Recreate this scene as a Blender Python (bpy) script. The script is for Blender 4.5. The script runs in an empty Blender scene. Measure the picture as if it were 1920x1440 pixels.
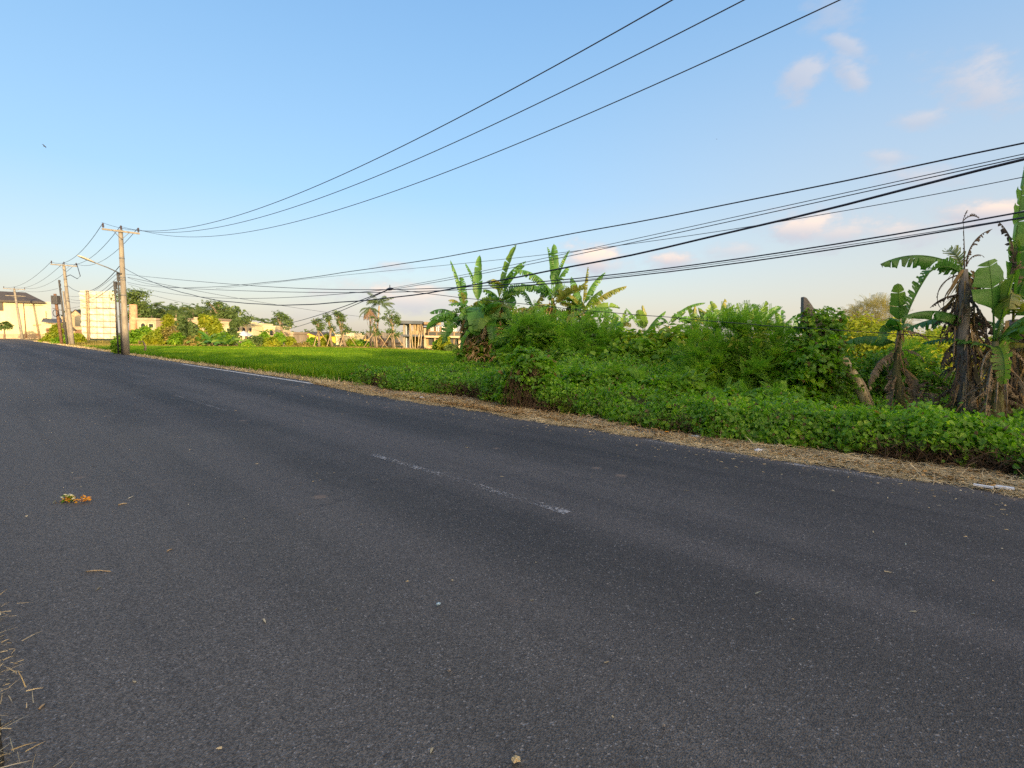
import bpy, bmesh, math, random
import numpy as np
from mathutils import Vector, Matrix, Quaternion

S = bpy.context.scene
COL = S.collection
R = math.radians
random.seed(7)
RNG = np.random.default_rng(7)

# ------------------------------------------------------------------ camera
F_PX, EYE = 1000.0, 1.55                 # focal length in pixels of a 1920 wide frame, eye height
PITCH, ROLL = R(4.97), R(0.8)
cam_d = bpy.data.cameras.new('camera')
cam_d.sensor_width = 36.0
cam_d.lens = 36.0 * F_PX / 1920.0
cam_d.clip_start, cam_d.clip_end = 0.05, 4000
cam = bpy.data.objects.new('camera', cam_d)
COL.objects.link(cam)
FW = Vector((0, math.cos(PITCH), -math.sin(PITCH)))
U0 = Vector((0, math.sin(PITCH), math.cos(PITCH)))
RIGHT = math.cos(ROLL) * Vector((1, 0, 0)) + math.sin(ROLL) * U0
UP = -math.sin(ROLL) * Vector((1, 0, 0)) + math.cos(ROLL) * U0
M = Matrix((RIGHT, UP, -FW)).transposed().to_4x4()
M.translation = (0, 0, EYE)
cam.matrix_world = M
S.camera = cam

# ------------------------------------------------------------------ exposure
S.view_settings.view_transform = 'Standard'
S.view_settings.look = 'None'
S.view_settings.gamma = 1.0
S.view_settings.exposure = 0.92
S.cycles.max_bounces = 6
S.cycles.diffuse_bounces = 3
S.cycles.transmission_bounces = 3
S.cycles.transparent_max_bounces = 8
S.cycles.use_denoising = False

# ------------------------------------------------------------------ sun and sky
SUN_EL = R(8.5)
SUN_AZ = R(155.0)                        # clockwise from +Y: behind the camera, to its right
TO_SUN = Vector((math.sin(SUN_AZ) * math.cos(SUN_EL), math.cos(SUN_AZ) * math.cos(SUN_EL), math.sin(SUN_EL)))
sun_d = bpy.data.lights.new('sun', 'SUN')
sun_d.energy = 5.0
sun_d.angle = R(0.53)
sun_d.color = (1.0, 0.71, 0.36)
sun = bpy.data.objects.new('sun', sun_d)
sun.rotation_euler = TO_SUN.to_track_quat('Z', 'Y').to_euler()
COL.objects.link(sun)


def ray(x, y):
    """direction (unit depth) through pixel x, y of the 1920 x 1440 frame"""
    return FW + RIGHT * ((x - 960) / F_PX) - UP * ((y - 720) / F_PX)


def at(x, y, Y):
    d = ray(x, y)
    return Vector((0, 0, EYE)) + d * (Y / d.y)


def ground(x, y, z=0.0):
    d = ray(x, y)
    return Vector((0, 0, EYE)) + d * ((z - EYE) / d.z)


DV = Vector((-0.721, 0.693, 0)).normalized()       # along the road, away to the left
NV = Vector((DV.y, -DV.x, 0))                      # across the road, towards the field


def rw(s, w, z=0.0):
    p = DV * s + NV * w
    return Vector((p.x, p.y, z))


# ---- world: Nishita sky, a warm pale band at the horizon, thin pink evening clouds
world = bpy.data.worlds.new("World")
S.world = world
world.use_nodes = True
wt = world.node_tree
wt.nodes.clear()


class NT:
    """small helper for building node trees"""
    def __init__(self, tree):
        self.t = tree

    def n(self, typ, **kw):
        nd = self.t.nodes.new(typ)
        for k, v in kw.items():
            if k.startswith('i_'):
                key = k[2:]
                key = int(key) if key.isdigit() else key.replace('_', ' ')
                nd.inputs[key].default_value = v
            else:
                setattr(nd, k, v)
        return nd

    def l(self, a, b):
        self.t.links.new(a, b)

    def math(self, op, a, b=None, c=None, clamp=False):
        nd = self.t.nodes.new('ShaderNodeMath')
        nd.operation = op
        nd.use_clamp = clamp
        for i, v in enumerate((a, b, c)):
            if v is None:
                continue
            if isinstance(v, (int, float)):
                nd.inputs[i].default_value = v
            else:
                self.l(v, nd.inputs[i])
        return nd.outputs[0]

    def vdot(self, a, v):
        nd = self.t.nodes.new('ShaderNodeVectorMath')
        nd.operation = 'DOT_PRODUCT'
        self.l(a, nd.inputs[0])
        nd.inputs[1].default_value = v
        return nd.outputs['Value']

    def mix(self, fac, a, b, blend='MIX'):
        nd = self.t.nodes.new('ShaderNodeMix')
        nd.data_type = 'RGBA'
        nd.blend_type = blend
        nd.clamp_factor = True
        for v, k in ((fac, 0), (a, 6), (b, 7)):
            if isinstance(v, (int, float)):
                nd.inputs[k].default_value = v
            elif isinstance(v, (tuple, list)):
                nd.inputs[k].default_value = (*v[:3], 1)
            else:
                self.l(v, nd.inputs[k])
        return nd.outputs[2]

    def ramp(self, fac, stops, interp='LINEAR'):
        nd = self.t.nodes.new('ShaderNodeValToRGB')
        cr = nd.color_ramp
        cr.interpolation = interp
        while len(cr.elements) < len(stops):
            cr.elements.new(0.5)
        for e, (p, c) in zip(cr.elements, stops):
            e.position = p
            e.color = (*c[:3], 1) if isinstance(c, (tuple, list)) else (c, c, c, 1)
        self.l(fac, nd.inputs[0])
        return nd.outputs[0]

    def noise(self, vec, scale, detail=4, rough=0.55, out='Fac', dim='3D'):
        nd = self.t.nodes.new('ShaderNodeTexNoise')
        nd.inputs['Scale'].default_value = scale
        nd.inputs['Detail'].default_value = detail
        nd.inputs['Roughness'].default_value = rough
        if vec is not None:
            self.l(vec, nd.inputs['Vector'])
        return nd.outputs[out]

    def maprange(self, v, a, b, c=0.0, d=1.0, smooth=True):
        nd = self.t.nodes.new('ShaderNodeMapRange')
        nd.interpolation_type = 'SMOOTHSTEP' if smooth else 'LINEAR'
        self.l(v, nd.inputs[0])
        for i, x in enumerate((a, b, c, d)):
            nd.inputs[i + 1].default_value = x
        return nd.outputs[0]


w = NT(wt)
geo = w.n('ShaderNodeTexCoord').outputs['Generated']
sky = w.n('ShaderNodeTexSky', sky_type='NISHITA', sun_disc=False, sun_elevation=SUN_EL, sun_rotation=SUN_AZ,
          altitude=10.0, air_density=1.0, dust_density=1.6, ozone_density=1.6)
up_z = w.vdot(geo, (0, 0, 1))
side = w.vdot(geo, (0.94, 0.34, 0))
# the colour of the evening air by height above the horizon
band = w.ramp(w.math('MULTIPLY', up_z, 1.4, clamp=True),
              [(0.0, (0.74, 0.64, 0.53)), (0.07, (0.72, 0.69, 0.64)), (0.17, (0.56, 0.72, 0.84)), (0.34, (0.37, 0.635, 0.935)),
               (0.62, (0.27, 0.525, 0.87)), (1.0, (0.14, 0.36, 0.76))])
warm = w.math('MULTIPLY', w.maprange(side, 0.2, 1.0), w.maprange(up_z, 0.62, 0.0))
band = w.mix(w.math('MULTIPLY', warm, 0.7), band, (0.76, 0.67, 0.58))
sky_gain = w.mix(1.0, sky.outputs[0], (0.13, 0.13, 0.13), 'MULTIPLY')
SKY_MIX = 0.62
air = w.mix(SKY_MIX, sky_gain, band)
# bright yellow sky round the low sun, behind the camera, added as fill light
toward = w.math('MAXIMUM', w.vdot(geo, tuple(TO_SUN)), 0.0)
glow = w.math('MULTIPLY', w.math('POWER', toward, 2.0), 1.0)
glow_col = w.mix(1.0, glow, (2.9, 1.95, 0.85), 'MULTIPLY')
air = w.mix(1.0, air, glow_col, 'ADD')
# clouds: soft patches at fixed directions, broken up with noise
warp = w.n('ShaderNodeMapping', vector_type='POINT')
warp.inputs['Scale'].default_value = (1, 1, 2.0)
w.l(geo, warp.inputs['Vector'])
cn = w.noise(warp.outputs[0], 8.0, 8, 0.66)
cn2 = w.noise(warp.outputs[0], 30.0, 5, 0.6)
cnm = w.math('ADD', w.math('MULTIPLY', cn, 0.75), w.math('MULTIPLY', cn2, 0.25))
CLOUDS = [  # centre px, half extents px, turn deg, strength
    (1496, 138, 36, 42, 20, .62), (1580, 82, 56, 15, 24, .55), (1603, 146, 44, 20, 38, .62), (1560, 15, 50, 50, 40, .36),
    (1850, 172, 120, 55, 20, .62), (1715, 226, 55, 20, -5, .5), (1665, 297, 40, 20, 0, .48), (1720, 332, 90, 26, 6, .5),
    (1870, 395, 110, 36, 0, .95), (1500, 430, 85, 36, 0, .85), (1600, 436, 125, 42, 0, .72), (1380, 470, 64, 22, 0, .5),
    (1253, 486, 50, 26, 0, .95), (1105, 490, 70, 34, 5, .95), (1140, 500, 60, 20, 0, .5), (740, 499, 36, 13, 0, .55),
    (695, 552, 95, 28, 3, .85), (770, 566, 150, 30, 2, .7), (860, 505, 60, 8, 0, .3), (610, 585, 140, 22, 0, .3)]
mask = None
lit = None
for (px, py, ax, ay, turn, st) in CLOUDS:
    c = ray(px, py).normalized()
    e1 = (ray(px + 1, py).normalized() - c).normalized()
    e2 = e1.cross(c).normalized()
    a = R(-turn)
    k = 1.0 / (F_PX * (1 + ((px - 960) / F_PX) ** 2 * 0.6))
    u, v = e1 * math.cos(a) + e2 * math.sin(a), -e1 * math.sin(a) + e2 * math.cos(a)
    du = w.math('MULTIPLY', w.vdot(geo, u), 1.0 / (ax * k))
    dv = w.math('MULTIPLY', w.vdot(geo, v), 1.0 / (ay * k))
    rr = w.math('SQRT', w.math('ADD', w.math('MULTIPLY', du, du), w.math('MULTIPLY', dv, dv)))
    front = w.math('GREATER_THAN', w.vdot(geo, c), 0.5)
    m = w.math('ADD', w.math('SUBTRACT', 1.0, rr), w.math('MULTIPLY', w.math('SUBTRACT', cnm, 0.5), 4.2))
    m = w.math('MULTIPLY', w.math('MULTIPLY', w.maprange(m, -0.15, 0.95), st), front)
    top = w.math('MULTIPLY', m, w.maprange(dv, -0.6, 0.7))
    mask = m if mask is None else w.math('MAXIMUM', mask, m)
    lit = top if lit is None else w.math('MAXIMUM', lit, top)
cloud_col = w.mix(lit, (0.46, 0.46, 0.52), w.mix(w.maprange(up_z, 0.16, 0.42), (0.96, 0.74, 0.58), (0.64, 0.59, 0.58)))
air = w.mix(mask, air, cloud_col)
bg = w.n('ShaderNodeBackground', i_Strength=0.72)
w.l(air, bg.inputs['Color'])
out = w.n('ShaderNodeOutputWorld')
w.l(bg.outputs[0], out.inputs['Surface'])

# ------------------------------------------------------------------ materials
def new_mat(name):
    m = bpy.data.materials.new(name)
    m.use_nodes = True
    m.node_tree.nodes.clear()
    return m, NT(m.node_tree)


def finish(m, t, shader):
    o = t.n('ShaderNodeOutputMaterial')
    t.l(shader, o.inputs['Surface'])
    return m


def principled(t, col, rough=0.7, spec=0.3, bump=None, strength=0.3, dist=0.02, metal=0.0):
    p = t.n('ShaderNodeBsdfPrincipled')
    if isinstance(col, (tuple, list)):
        p.inputs['Base Color'].default_value = (*col[:3], 1)
    else:
        t.l(col, p.inputs['Base Color'])
    if isinstance(rough, (int, float)):
        p.inputs['Roughness'].default_value = rough
    else:
        t.l(rough, p.inputs['Roughness'])
    p.inputs['Specular IOR Level'].default_value = spec
    p.inputs['Metallic'].default_value = metal
    if bump is not None:
        b = t.n('ShaderNodeBump', i_Strength=strength, i_Distance=dist)
        t.l(bump, b.inputs['Height'])
        t.l(b.outputs[0], p.inputs['Normal'])
    return p.outputs[0]


def surf_mat(name, c1, c2, scale=3.0, rough=0.8, spec=0.25, bump=0.2, stretch=(1, 1, 1), detail=6, lo=0.35, hi=0.65, metal=0.0, stain=None):
    """two colours broken up by noise, with a bump of the same grain"""
    m, t = new_mat(name)
    co = t.n('ShaderNodeTexCoord').outputs['Object']
    mp = t.n('ShaderNodeMapping')
    mp.inputs['Scale'].default_value = stretch
    t.l(co, mp.inputs['Vector'])
    n = t.noise(mp.outputs[0], scale, detail, 0.62)
    col = t.mix(t.maprange(n, lo, hi), c1, c2)
    if stain:
        n2 = t.noise(mp.outputs[0], scale * 0.23, 4, 0.6)
        col = t.mix(t.math('MULTIPLY', t.maprange(n2, 0.5, 0.72), 0.7), col, stain)
    return finish(m, t, principled(t, col, rough, spec, n, bump, 0.03, metal))


def leaf_mat(name, c1, c2, c3=None, trans=0.35, clump=0.6, rough=0.5, spec=0.35, tcol=1.7, dead=None):
    """leaves: every leaf its own tint, clumps of the plant lighter or yellower, light passing through"""
    m, t = new_mat(name)
    g = t.n('ShaderNodeNewGeometry')
    co = t.n('ShaderNodeTexCoord').outputs['Object']
    rnd = g.outputs['Random Per Island']
    n = t.noise(co, clump, 3, 0.6)
    f = t.math('ADD', t.math('MULTIPLY', rnd, 0.6), t.math('MULTIPLY', t.maprange(n, 0.3, 0.7), 0.5), clamp=True)
    stops = [(0.0, c1), (0.75, c2)]
    stops.append((1.0, c3 if c3 else c2))
    col = t.ramp(f, stops)
    if dead:
        col = t.mix(t.math('GREATER_THAN', t.math('FRACT', t.math('MULTIPLY', rnd, 17.3)), 1 - dead[1]), col, dead[0])
    p = principled(t, col, rough, spec)
    tr = t.n('ShaderNodeBsdfTranslucent')
    t.l(t.mix(1.0, col, (tcol, tcol * 1.05, tcol * 0.45), 'MULTIPLY'), tr.inputs['Color'])
    mx = t.n('ShaderNodeMixShader')
    mx.inputs[0].default_value = trans
    t.l(p, mx.inputs[1])
    t.l(tr.outputs[0], mx.inputs[2])
    return finish(m, t, mx.outputs[0])


def plain(name, c, rough=0.6, spec=0.3, metal=0.0):
    m, t = new_mat(name)
    return finish(m, t, principled(t, c, rough, spec, metal=metal))


# asphalt: object x runs along the road, y across it
def asphalt():
    m, t = new_mat('asphalt')
    co = t.n('ShaderNodeTexCoord').outputs['Object']
    v = t.n('ShaderNodeTexVoronoi', feature='F1', i_Scale=130.0)
    t.l(co, v.inputs['Vector'])
    cell = t.n('ShaderNodeSeparateColor')
    t.l(v.outputs['Color'], cell.inputs[0])
    fine = t.noise(co, 100.0, 4, 0.7)
    pit = t.noise(co, 22.0, 4, 0.6)
    patch = t.noise(co, 0.55, 5, 0.6)
    big = t.noise(co, 0.16, 3, 0.5)
    mp = t.n('ShaderNodeMapping')
    mp.inputs['Scale'].default_value = (0.05, 0.9, 1)
    t.l(co, mp.inputs['Vector'])
    track = t.noise(mp.outputs[0], 1.0, 4, 0.55)
    base = t.mix(t.maprange(track, 0.36, 0.64), (0.057, 0.055, 0.0545), (0.093, 0.087, 0.0845))
    base = t.mix(t.math('MULTIPLY', t.maprange(patch, 0.45, 0.75), 0.45), base, (0.115, 0.108, 0.104))
    sep = t.n('ShaderNodeSeparateXYZ')
    t.l(co, sep.inputs[0])
    # polished and worn bands left by the wheels of both lanes
    wpos = t.math('ADD', t.math('MULTIPLY', sep.outputs[1], -0.125), t.math('MULTIPLY', t.math('SUBTRACT', t.noise(mp.outputs[0], 0.6, 3, 0.5), 0.5), 0.16))
    band = t.ramp(wpos, [(0.0, 1.05), (0.15, 1.0), (0.24, 1.04), (0.36, 0.74), (0.44, 0.80), (0.50, 1.14), (0.58, 1.04), (0.70, 0.70), (0.80, 0.76), (0.92, 1.02)], 'B_SPLINE')
    base = t.mix(0.9, base, t.mix(1.0, base, band, 'MULTIPLY'))
    # dust gathers on the near shoulder (small w): y = -w
    dust = t.math('MULTIPLY', t.maprange(t.math('ADD', sep.outputs[1], t.math('MULTIPLY', t.math('SUBTRACT', big, 0.5), 5.0)), -3.6, -0.2), 0.55)
    base = t.mix(dust, base, (0.145, 0.135, 0.118))
    grain = t.math('ADD', t.math('MULTIPLY', cell.outputs[0], 0.9), t.math('MULTIPLY', fine, 1.1))
    col = t.mix(1.0, base, t.ramp(t.math('MULTIPLY', grain, 0.5), [(0.15, 0.35), (0.5, 0.94), (0.78, 1.55), (1.0, 2.1)]), 'MULTIPLY')
    chip = t.math('GREATER_THAN', cell.outputs[1], 0.982)
    col = t.mix(t.math('MULTIPLY', chip, 0.55), col, (0.36, 0.35, 0.34))
    mp2 = t.n('ShaderNodeMapping')
    mp2.inputs['Scale'].default_value = (0.09, 3.2, 1)
    t.l(co, mp2.inputs['Vector'])
    streak = t.noise(mp2.outputs[0], 1.0, 5, 0.6)
    col = t.mix(t.math('MULTIPLY', t.maprange(streak, 0.5, 0.72), 0.35), col, t.mix(1.0, col, (0.55, 0.56, 0.6), 'MULTIPLY'))
    # hairline cracks
    wn = t.n('ShaderNodeTexNoise', i_Scale=1.6, i_Detail=5.0)
    t.l(co, wn.inputs['Vector'])
    wv = t.n('ShaderNodeVectorMath', operation='MULTIPLY_ADD')
    t.l(wn.outputs['Color'], wv.inputs[0])
    wv.inputs[1].default_value = (0.9, 0.9, 0.9)
    t.l(co, wv.inputs[2])
    ck = t.n('ShaderNodeTexVoronoi', feature='DISTANCE_TO_EDGE', i_Scale=0.33)
    t.l(wv.outputs[0], ck.inputs['Vector'])
    crack = t.math('MULTIPLY', t.maprange(ck.outputs['Distance'], 0.0035, 0.0012), t.maprange(patch, 0.42, 0.62))
    col = t.mix(t.math('MULTIPLY', crack, 0.3), col, (0.018, 0.018, 0.02))
    hole = t.maprange(pit, 0.40, 0.28)
    col = t.mix(t.math('MULTIPLY', hole, 0.5), col, (0.025, 0.025, 0.03))
    spots = t.n('ShaderNodeTexVoronoi', feature='F1', i_Scale=0.9)
    t.l(co, spots.inputs['Vector'])
    sd = t.math('ADD', spots.outputs['Distance'], t.math('MULTIPLY', t.math('SUBTRACT', fine, 0.5), 0.16))
    col = t.mix(t.math('MULTIPLY', t.maprange(sd, 0.075, 0.03), 0.5), col, (0.27, 0.20, 0.15))
    hgt = t.math('ADD', v.outputs['Distance'], t.math('MULTIPLY', fine, 0.6))
    return finish(m, t, principled(t, col, 0.78, 0.28, hgt, 0.6, 0.012))


def worn_paint():
    m, t = new_mat('worn_white_paint')
    co = t.n('ShaderNodeTexCoord').outputs['Object']
    n = t.noise(co, 38.0, 5, 0.75)
    n2 = t.noise(co, 3.4, 3, 0.6)
    keep = t.math('GREATER_THAN', t.math('ADD', t.math('MULTIPLY', n, 0.95), t.math('MULTIPLY', n2, 0.50)), 0.775)
    p = principled(t, t.mix(t.maprange(n, 0.5, 0.8), (0.26, 0.26, 0.265), (0.58, 0.57, 0.555)), 0.7, 0.2)
    tr = t.n('ShaderNodeBsdfTransparent')
    mx = t.n('ShaderNodeMixShader')
    t.l(keep, mx.inputs[0])
    t.l(tr.outputs[0], mx.inputs[1])
    t.l(p, mx.inputs[2])
    return finish(m, t, mx.outputs[0])


def ground_mat():
    m, t = new_mat('grassy_earth')
    co = t.n('ShaderNodeTexCoord').outputs['Object']
    a = t.noise(co, 0.09, 5, 0.6)
    b = t.noise(co, 1.3, 6, 0.65)
    c = t.noise(co, 14.0, 5, 0.7)
    col = t.mix(t.maprange(a, 0.38, 0.6), (0.17, 0.125, 0.06), (0.10, 0.15, 0.035))
    col = t.mix(t.maprange(b, 0.42, 0.66), col, (0.22, 0.20, 0.07))
    col = t.mix(t.math('MULTIPLY', t.maprange(c, 0.4, 0.7), 0.5), col, (0.05, 0.055, 0.02))
    return finish(m, t, principled(t, col, 0.95, 0.1, c, 0.8, 0.05))


MAT = dict(
    asphalt=asphalt(),
    paint=worn_paint(),
    line=surf_mat('white_edge_paint', (0.62, 0.61, 0.58), (0.36, 0.35, 0.33), 9.0, 0.7, 0.2, 0.1, lo=0.5, hi=0.75),
    ground=ground_mat(),
    verge=surf_mat('dry_verge_soil', (0.20, 0.145, 0.085), (0.36, 0.28, 0.17), 7.0, 0.95, 0.1, 0.9, detail=8),
    shoulder=surf_mat('dark_gritty_shoulder', (0.055, 0.052, 0.042), (0.13, 0.115, 0.088), 22.0, 0.95, 0.1, 0.9, detail=8),
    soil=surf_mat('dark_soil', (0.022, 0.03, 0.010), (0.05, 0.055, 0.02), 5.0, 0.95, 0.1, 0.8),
    mud=surf_mat('paddy_mud', (0.03, 0.05, 0.012), (0.06, 0.07, 0.02), 2.0, 0.9, 0.15, 0.5),
    concrete=surf_mat('weathered_concrete', (0.17, 0.155, 0.14), (0.27, 0.245, 0.21), 5.0, 0.85, 0.2, 0.25, (1, 1, 0.35), stain=(0.20, 0.18, 0.16)),
    steel=surf_mat('dull_galvanised_steel', (0.12, 0.12, 0.125), (0.20, 0.20, 0.20), 8.0, 0.55, 0.4, 0.1, metal=0.3),
    dark_steel=surf_mat('dark_painted_steel', (0.035, 0.037, 0.045), (0.075, 0.075, 0.08), 8.0, 0.6, 0.35, 0.1),
    rust=surf_mat('rusty_steel', (0.10, 0.055, 0.035), (0.20, 0.12, 0.08), 9.0, 0.85, 0.2, 0.2),
    porcelain=plain('brown_porcelain', (0.055, 0.035, 0.03), 0.25, 0.5),
    cable=plain('black_cable_sheath', (0.016, 0.020, 0.040), 0.55, 0.35),
    lamp=surf_mat('pale_lamp_housing', (0.40, 0.37, 0.31), (0.52, 0.48, 0.41), 6.0, 0.5, 0.3, 0.05),
    tarp=surf_mat('white_billboard_sheet', (0.46, 0.44, 0.38), (0.56, 0.54, 0.47), 1.2, 0.6, 0.25, 0.1, stain=(0.44, 0.40, 0.30)),
    bamboo=surf_mat('weathered_bamboo', (0.30, 0.22, 0.13), (0.42, 0.33, 0.21), 4.0, 0.7, 0.25, 0.15, (1, 1, 0.4)),
    wood=surf_mat('weathered_timber', (0.17, 0.12, 0.075), (0.30, 0.22, 0.14), 3.0, 0.85, 0.2, 0.2, (3, 3, 0.3)),
    white_wall=surf_mat('white_wall_paint', (0.52, 0.46, 0.29), (0.60, 0.54, 0.36), 0.5, 0.8, 0.2, 0.05, (1, 1, 0.4), stain=(0.48, 0.41, 0.28)),
    cream_wall=surf_mat('cream_plaster', (0.33, 0.26, 0.18), (0.42, 0.34, 0.25), 0.8, 0.85, 0.2, 0.08, (1, 1, 0.4), stain=(0.40, 0.32, 0.24)),
    bare_wall=surf_mat('bare_render', (0.26, 0.20, 0.15), (0.38, 0.31, 0.23), 1.0, 0.9, 0.15, 0.15, (1, 1, 0.4), stain=(0.26, 0.20, 0.15)),
    brick=surf_mat('raw_brick', (0.38, 0.22, 0.13), (0.50, 0.32, 0.20), 3.0, 0.9, 0.15, 0.3),
    yellow_wall=surf_mat('yellow_wall_paint', (0.74, 0.55, 0.06), (0.82, 0.64, 0.10), 0.8, 0.8, 0.2, 0.05, stain=(0.60, 0.44, 0.06)),
    grey_paint_shade=surf_mat('blue_grey_paint_shade', (0.06, 0.075, 0.10), (0.09, 0.105, 0.135), 1.0, 0.7, 0.25, 0.05),  # grey roof colour; on the villa slabs, shade put into the colour
    pale_panel=surf_mat('pale_grey_panel', (0.44, 0.48, 0.53), (0.52, 0.56, 0.60), 0.8, 0.6, 0.3, 0.05),
    dark_tile=surf_mat('dark_roof_tile', (0.055, 0.05, 0.05), (0.10, 0.09, 0.085), 6.0, 0.8, 0.2, 0.5, (1, 1, 3)),
    thatch=surf_mat('grey_thatch', (0.13, 0.115, 0.10), (0.21, 0.19, 0.165), 6.0, 0.95, 0.1, 0.6, (1, 1, 3)),
    glass=plain('dark_window_glass', (0.035, 0.04, 0.045), 0.12, 0.6),
    door=surf_mat('brown_door_wood', (0.14, 0.08, 0.045), (0.20, 0.12, 0.07), 4.0, 0.7, 0.3, 0.1, (4, 4, 0.5)),
    bark=surf_mat('grey_brown_bark', (0.13, 0.10, 0.075), (0.26, 0.21, 0.16), 7.0, 0.95, 0.1, 0.7, (1, 1, 0.35)),
    palm_bark=surf_mat('ringed_palm_bark', (0.20, 0.16, 0.12), (0.33, 0.27, 0.21), 4.0, 0.95, 0.1, 0.6, (1, 1, 4)),
    pseudostem=surf_mat('banana_stem', (0.085, 0.10, 0.035), (0.20, 0.17, 0.085), 4.0, 0.7, 0.25, 0.3, (3, 3, 0.35), stain=(0.11, 0.075, 0.05)),
    cut_stem=surf_mat('dry_yellow_banana_stem', (0.40, 0.31, 0.16), (0.56, 0.46, 0.27), 5.0, 0.8, 0.2, 0.3, (3, 3, 0.3), stain=(0.24, 0.17, 0.09)),
    grey_wood=surf_mat('silvery_dead_wood', (0.13, 0.125, 0.12), (0.24, 0.22, 0.20), 5.0, 0.9, 0.15, 0.5, (3, 3, 0.3)),
    straw=leaf_mat('dry_straw', (0.34, 0.26, 0.14), (0.58, 0.47, 0.28), (0.72, 0.62, 0.42), 0.1, 1.4, 0.8, 0.15, 1.2),
    litter=leaf_mat('fallen_dry_leaves', (0.18, 0.11, 0.055), (0.38, 0.26, 0.13), (0.52, 0.38, 0.21), 0.1, 1.4, 0.85, 0.1, 1.2),
    plastic=plain('white_plastic', (0.70, 0.73, 0.78), 0.4, 0.4),
    blue_plastic=plain('pale_blue_plastic', (0.35, 0.48, 0.56), 0.35, 0.45),
    orange_petal=leaf_mat('orange_petals', (0.72, 0.26, 0.02), (0.80, 0.40, 0.04), None, 0.2, 3.0),
    cream_petal=leaf_mat('cream_petals', (0.70, 0.62, 0.32), (0.78, 0.72, 0.50), None, 0.2, 3.0),
    bird=plain('dark_plumage', (0.05, 0.055, 0.065), 0.8, 0.2),
    # foliage
    rice=leaf_mat('rice_blades', (0.085, 0.19, 0.010), (0.175, 0.31, 0.017), (0.36, 0.42, 0.028), 0.6, 0.16, 0.5, 0.25, 1.5),
    verge_grass=leaf_mat('ochre_verge_grass', (0.14, 0.15, 0.035), (0.28, 0.23, 0.07), (0.36, 0.27, 0.11), 0.3, 0.5, 0.7, 0.2, 1.3),
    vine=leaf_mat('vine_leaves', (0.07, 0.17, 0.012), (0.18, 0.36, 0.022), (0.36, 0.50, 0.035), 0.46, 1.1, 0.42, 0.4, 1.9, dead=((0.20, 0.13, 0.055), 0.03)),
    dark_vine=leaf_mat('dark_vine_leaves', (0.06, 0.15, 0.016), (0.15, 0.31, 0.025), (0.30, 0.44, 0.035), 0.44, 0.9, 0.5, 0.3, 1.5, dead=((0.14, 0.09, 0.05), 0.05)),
    stems=leaf_mat('brown_dead_stems', (0.04, 0.028, 0.018), (0.10, 0.068, 0.042), (0.20, 0.14, 0.09), 0.0, 1.2, 0.9, 0.1),
    bush=leaf_mat('bush_leaves', (0.085, 0.19, 0.016), (0.20, 0.36, 0.026), (0.40, 0.48, 0.035), 0.46, 0.7, 0.5, 0.3, 1.6),
    feather=leaf_mat('feathery_leaflets', (0.095, 0.22, 0.026), (0.20, 0.38, 0.036), (0.36, 0.48, 0.045), 0.48, 0.8, 0.5, 0.3, 1.5),
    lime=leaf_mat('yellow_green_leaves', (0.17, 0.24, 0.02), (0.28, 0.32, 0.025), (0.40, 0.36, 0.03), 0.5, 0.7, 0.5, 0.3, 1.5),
    pale=leaf_mat('pale_bamboo_leaves', (0.16, 0.16, 0.06), (0.25, 0.23, 0.09), (0.32, 0.26, 0.11), 0.45, 0.6, 0.6, 0.2, 1.3),
    tree=leaf_mat('tree_leaves', (0.07, 0.125, 0.045), (0.115, 0.175, 0.055), (0.18, 0.22, 0.065), 0.38, 0.35, 0.6, 0.2, 1.4),  # made paler for the far trees, haze put into the colour
    palm=leaf_mat('palm_leaflets', (0.05, 0.095, 0.03), (0.085, 0.135, 0.04), (0.15, 0.16, 0.05), 0.3, 0.4, 0.5, 0.3, 1.3),
    dry_palm=leaf_mat('dry_palm_leaflets', (0.16, 0.10, 0.065), (0.26, 0.17, 0.11), (0.33, 0.22, 0.14), 0.2, 0.5, 0.8, 0.2, 1.2),
)


def banana_mat(name, c1, c2, c3, trans, dry=False):
    m, t = new_mat(name)
    co = t.n('ShaderNodeTexCoord').outputs['Object']
    g = t.n('ShaderNodeNewGeometry')
    n = t.noise(co, 2.2, 5, 0.6)
    n2 = t.noise(co, 26.0, 3, 0.6)
    f = t.math('ADD', t.math('MULTIPLY', n, 0.8), t.math('MULTIPLY', g.outputs['Random Per Island'], 0.25))
    col = t.ramp(f, [(0.3, c1), (0.6, c2), (0.82, c3)])
    col = t.mix(t.math('MULTIPLY', n2, 0.35), col, c1)
    p = principled(t, col, 0.75 if dry else 0.42, 0.15 if dry else 0.4, n2, 0.35, 0.02)
    tr = t.n('ShaderNodeBsdfTranslucent')
    t.l(t.mix(1.0, col, (1.6, 1.7, 0.6) if not dry else (1.2, 1.1, 0.9), 'MULTIPLY'), tr.inputs['Color'])
    mx = t.n('ShaderNodeMixShader')
    mx.inputs[0].default_value = trans
    t.l(p, mx.inputs[1])
    t.l(tr.outputs[0], mx.inputs[2])
    return finish(m, t, mx.outputs[0])


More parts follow.
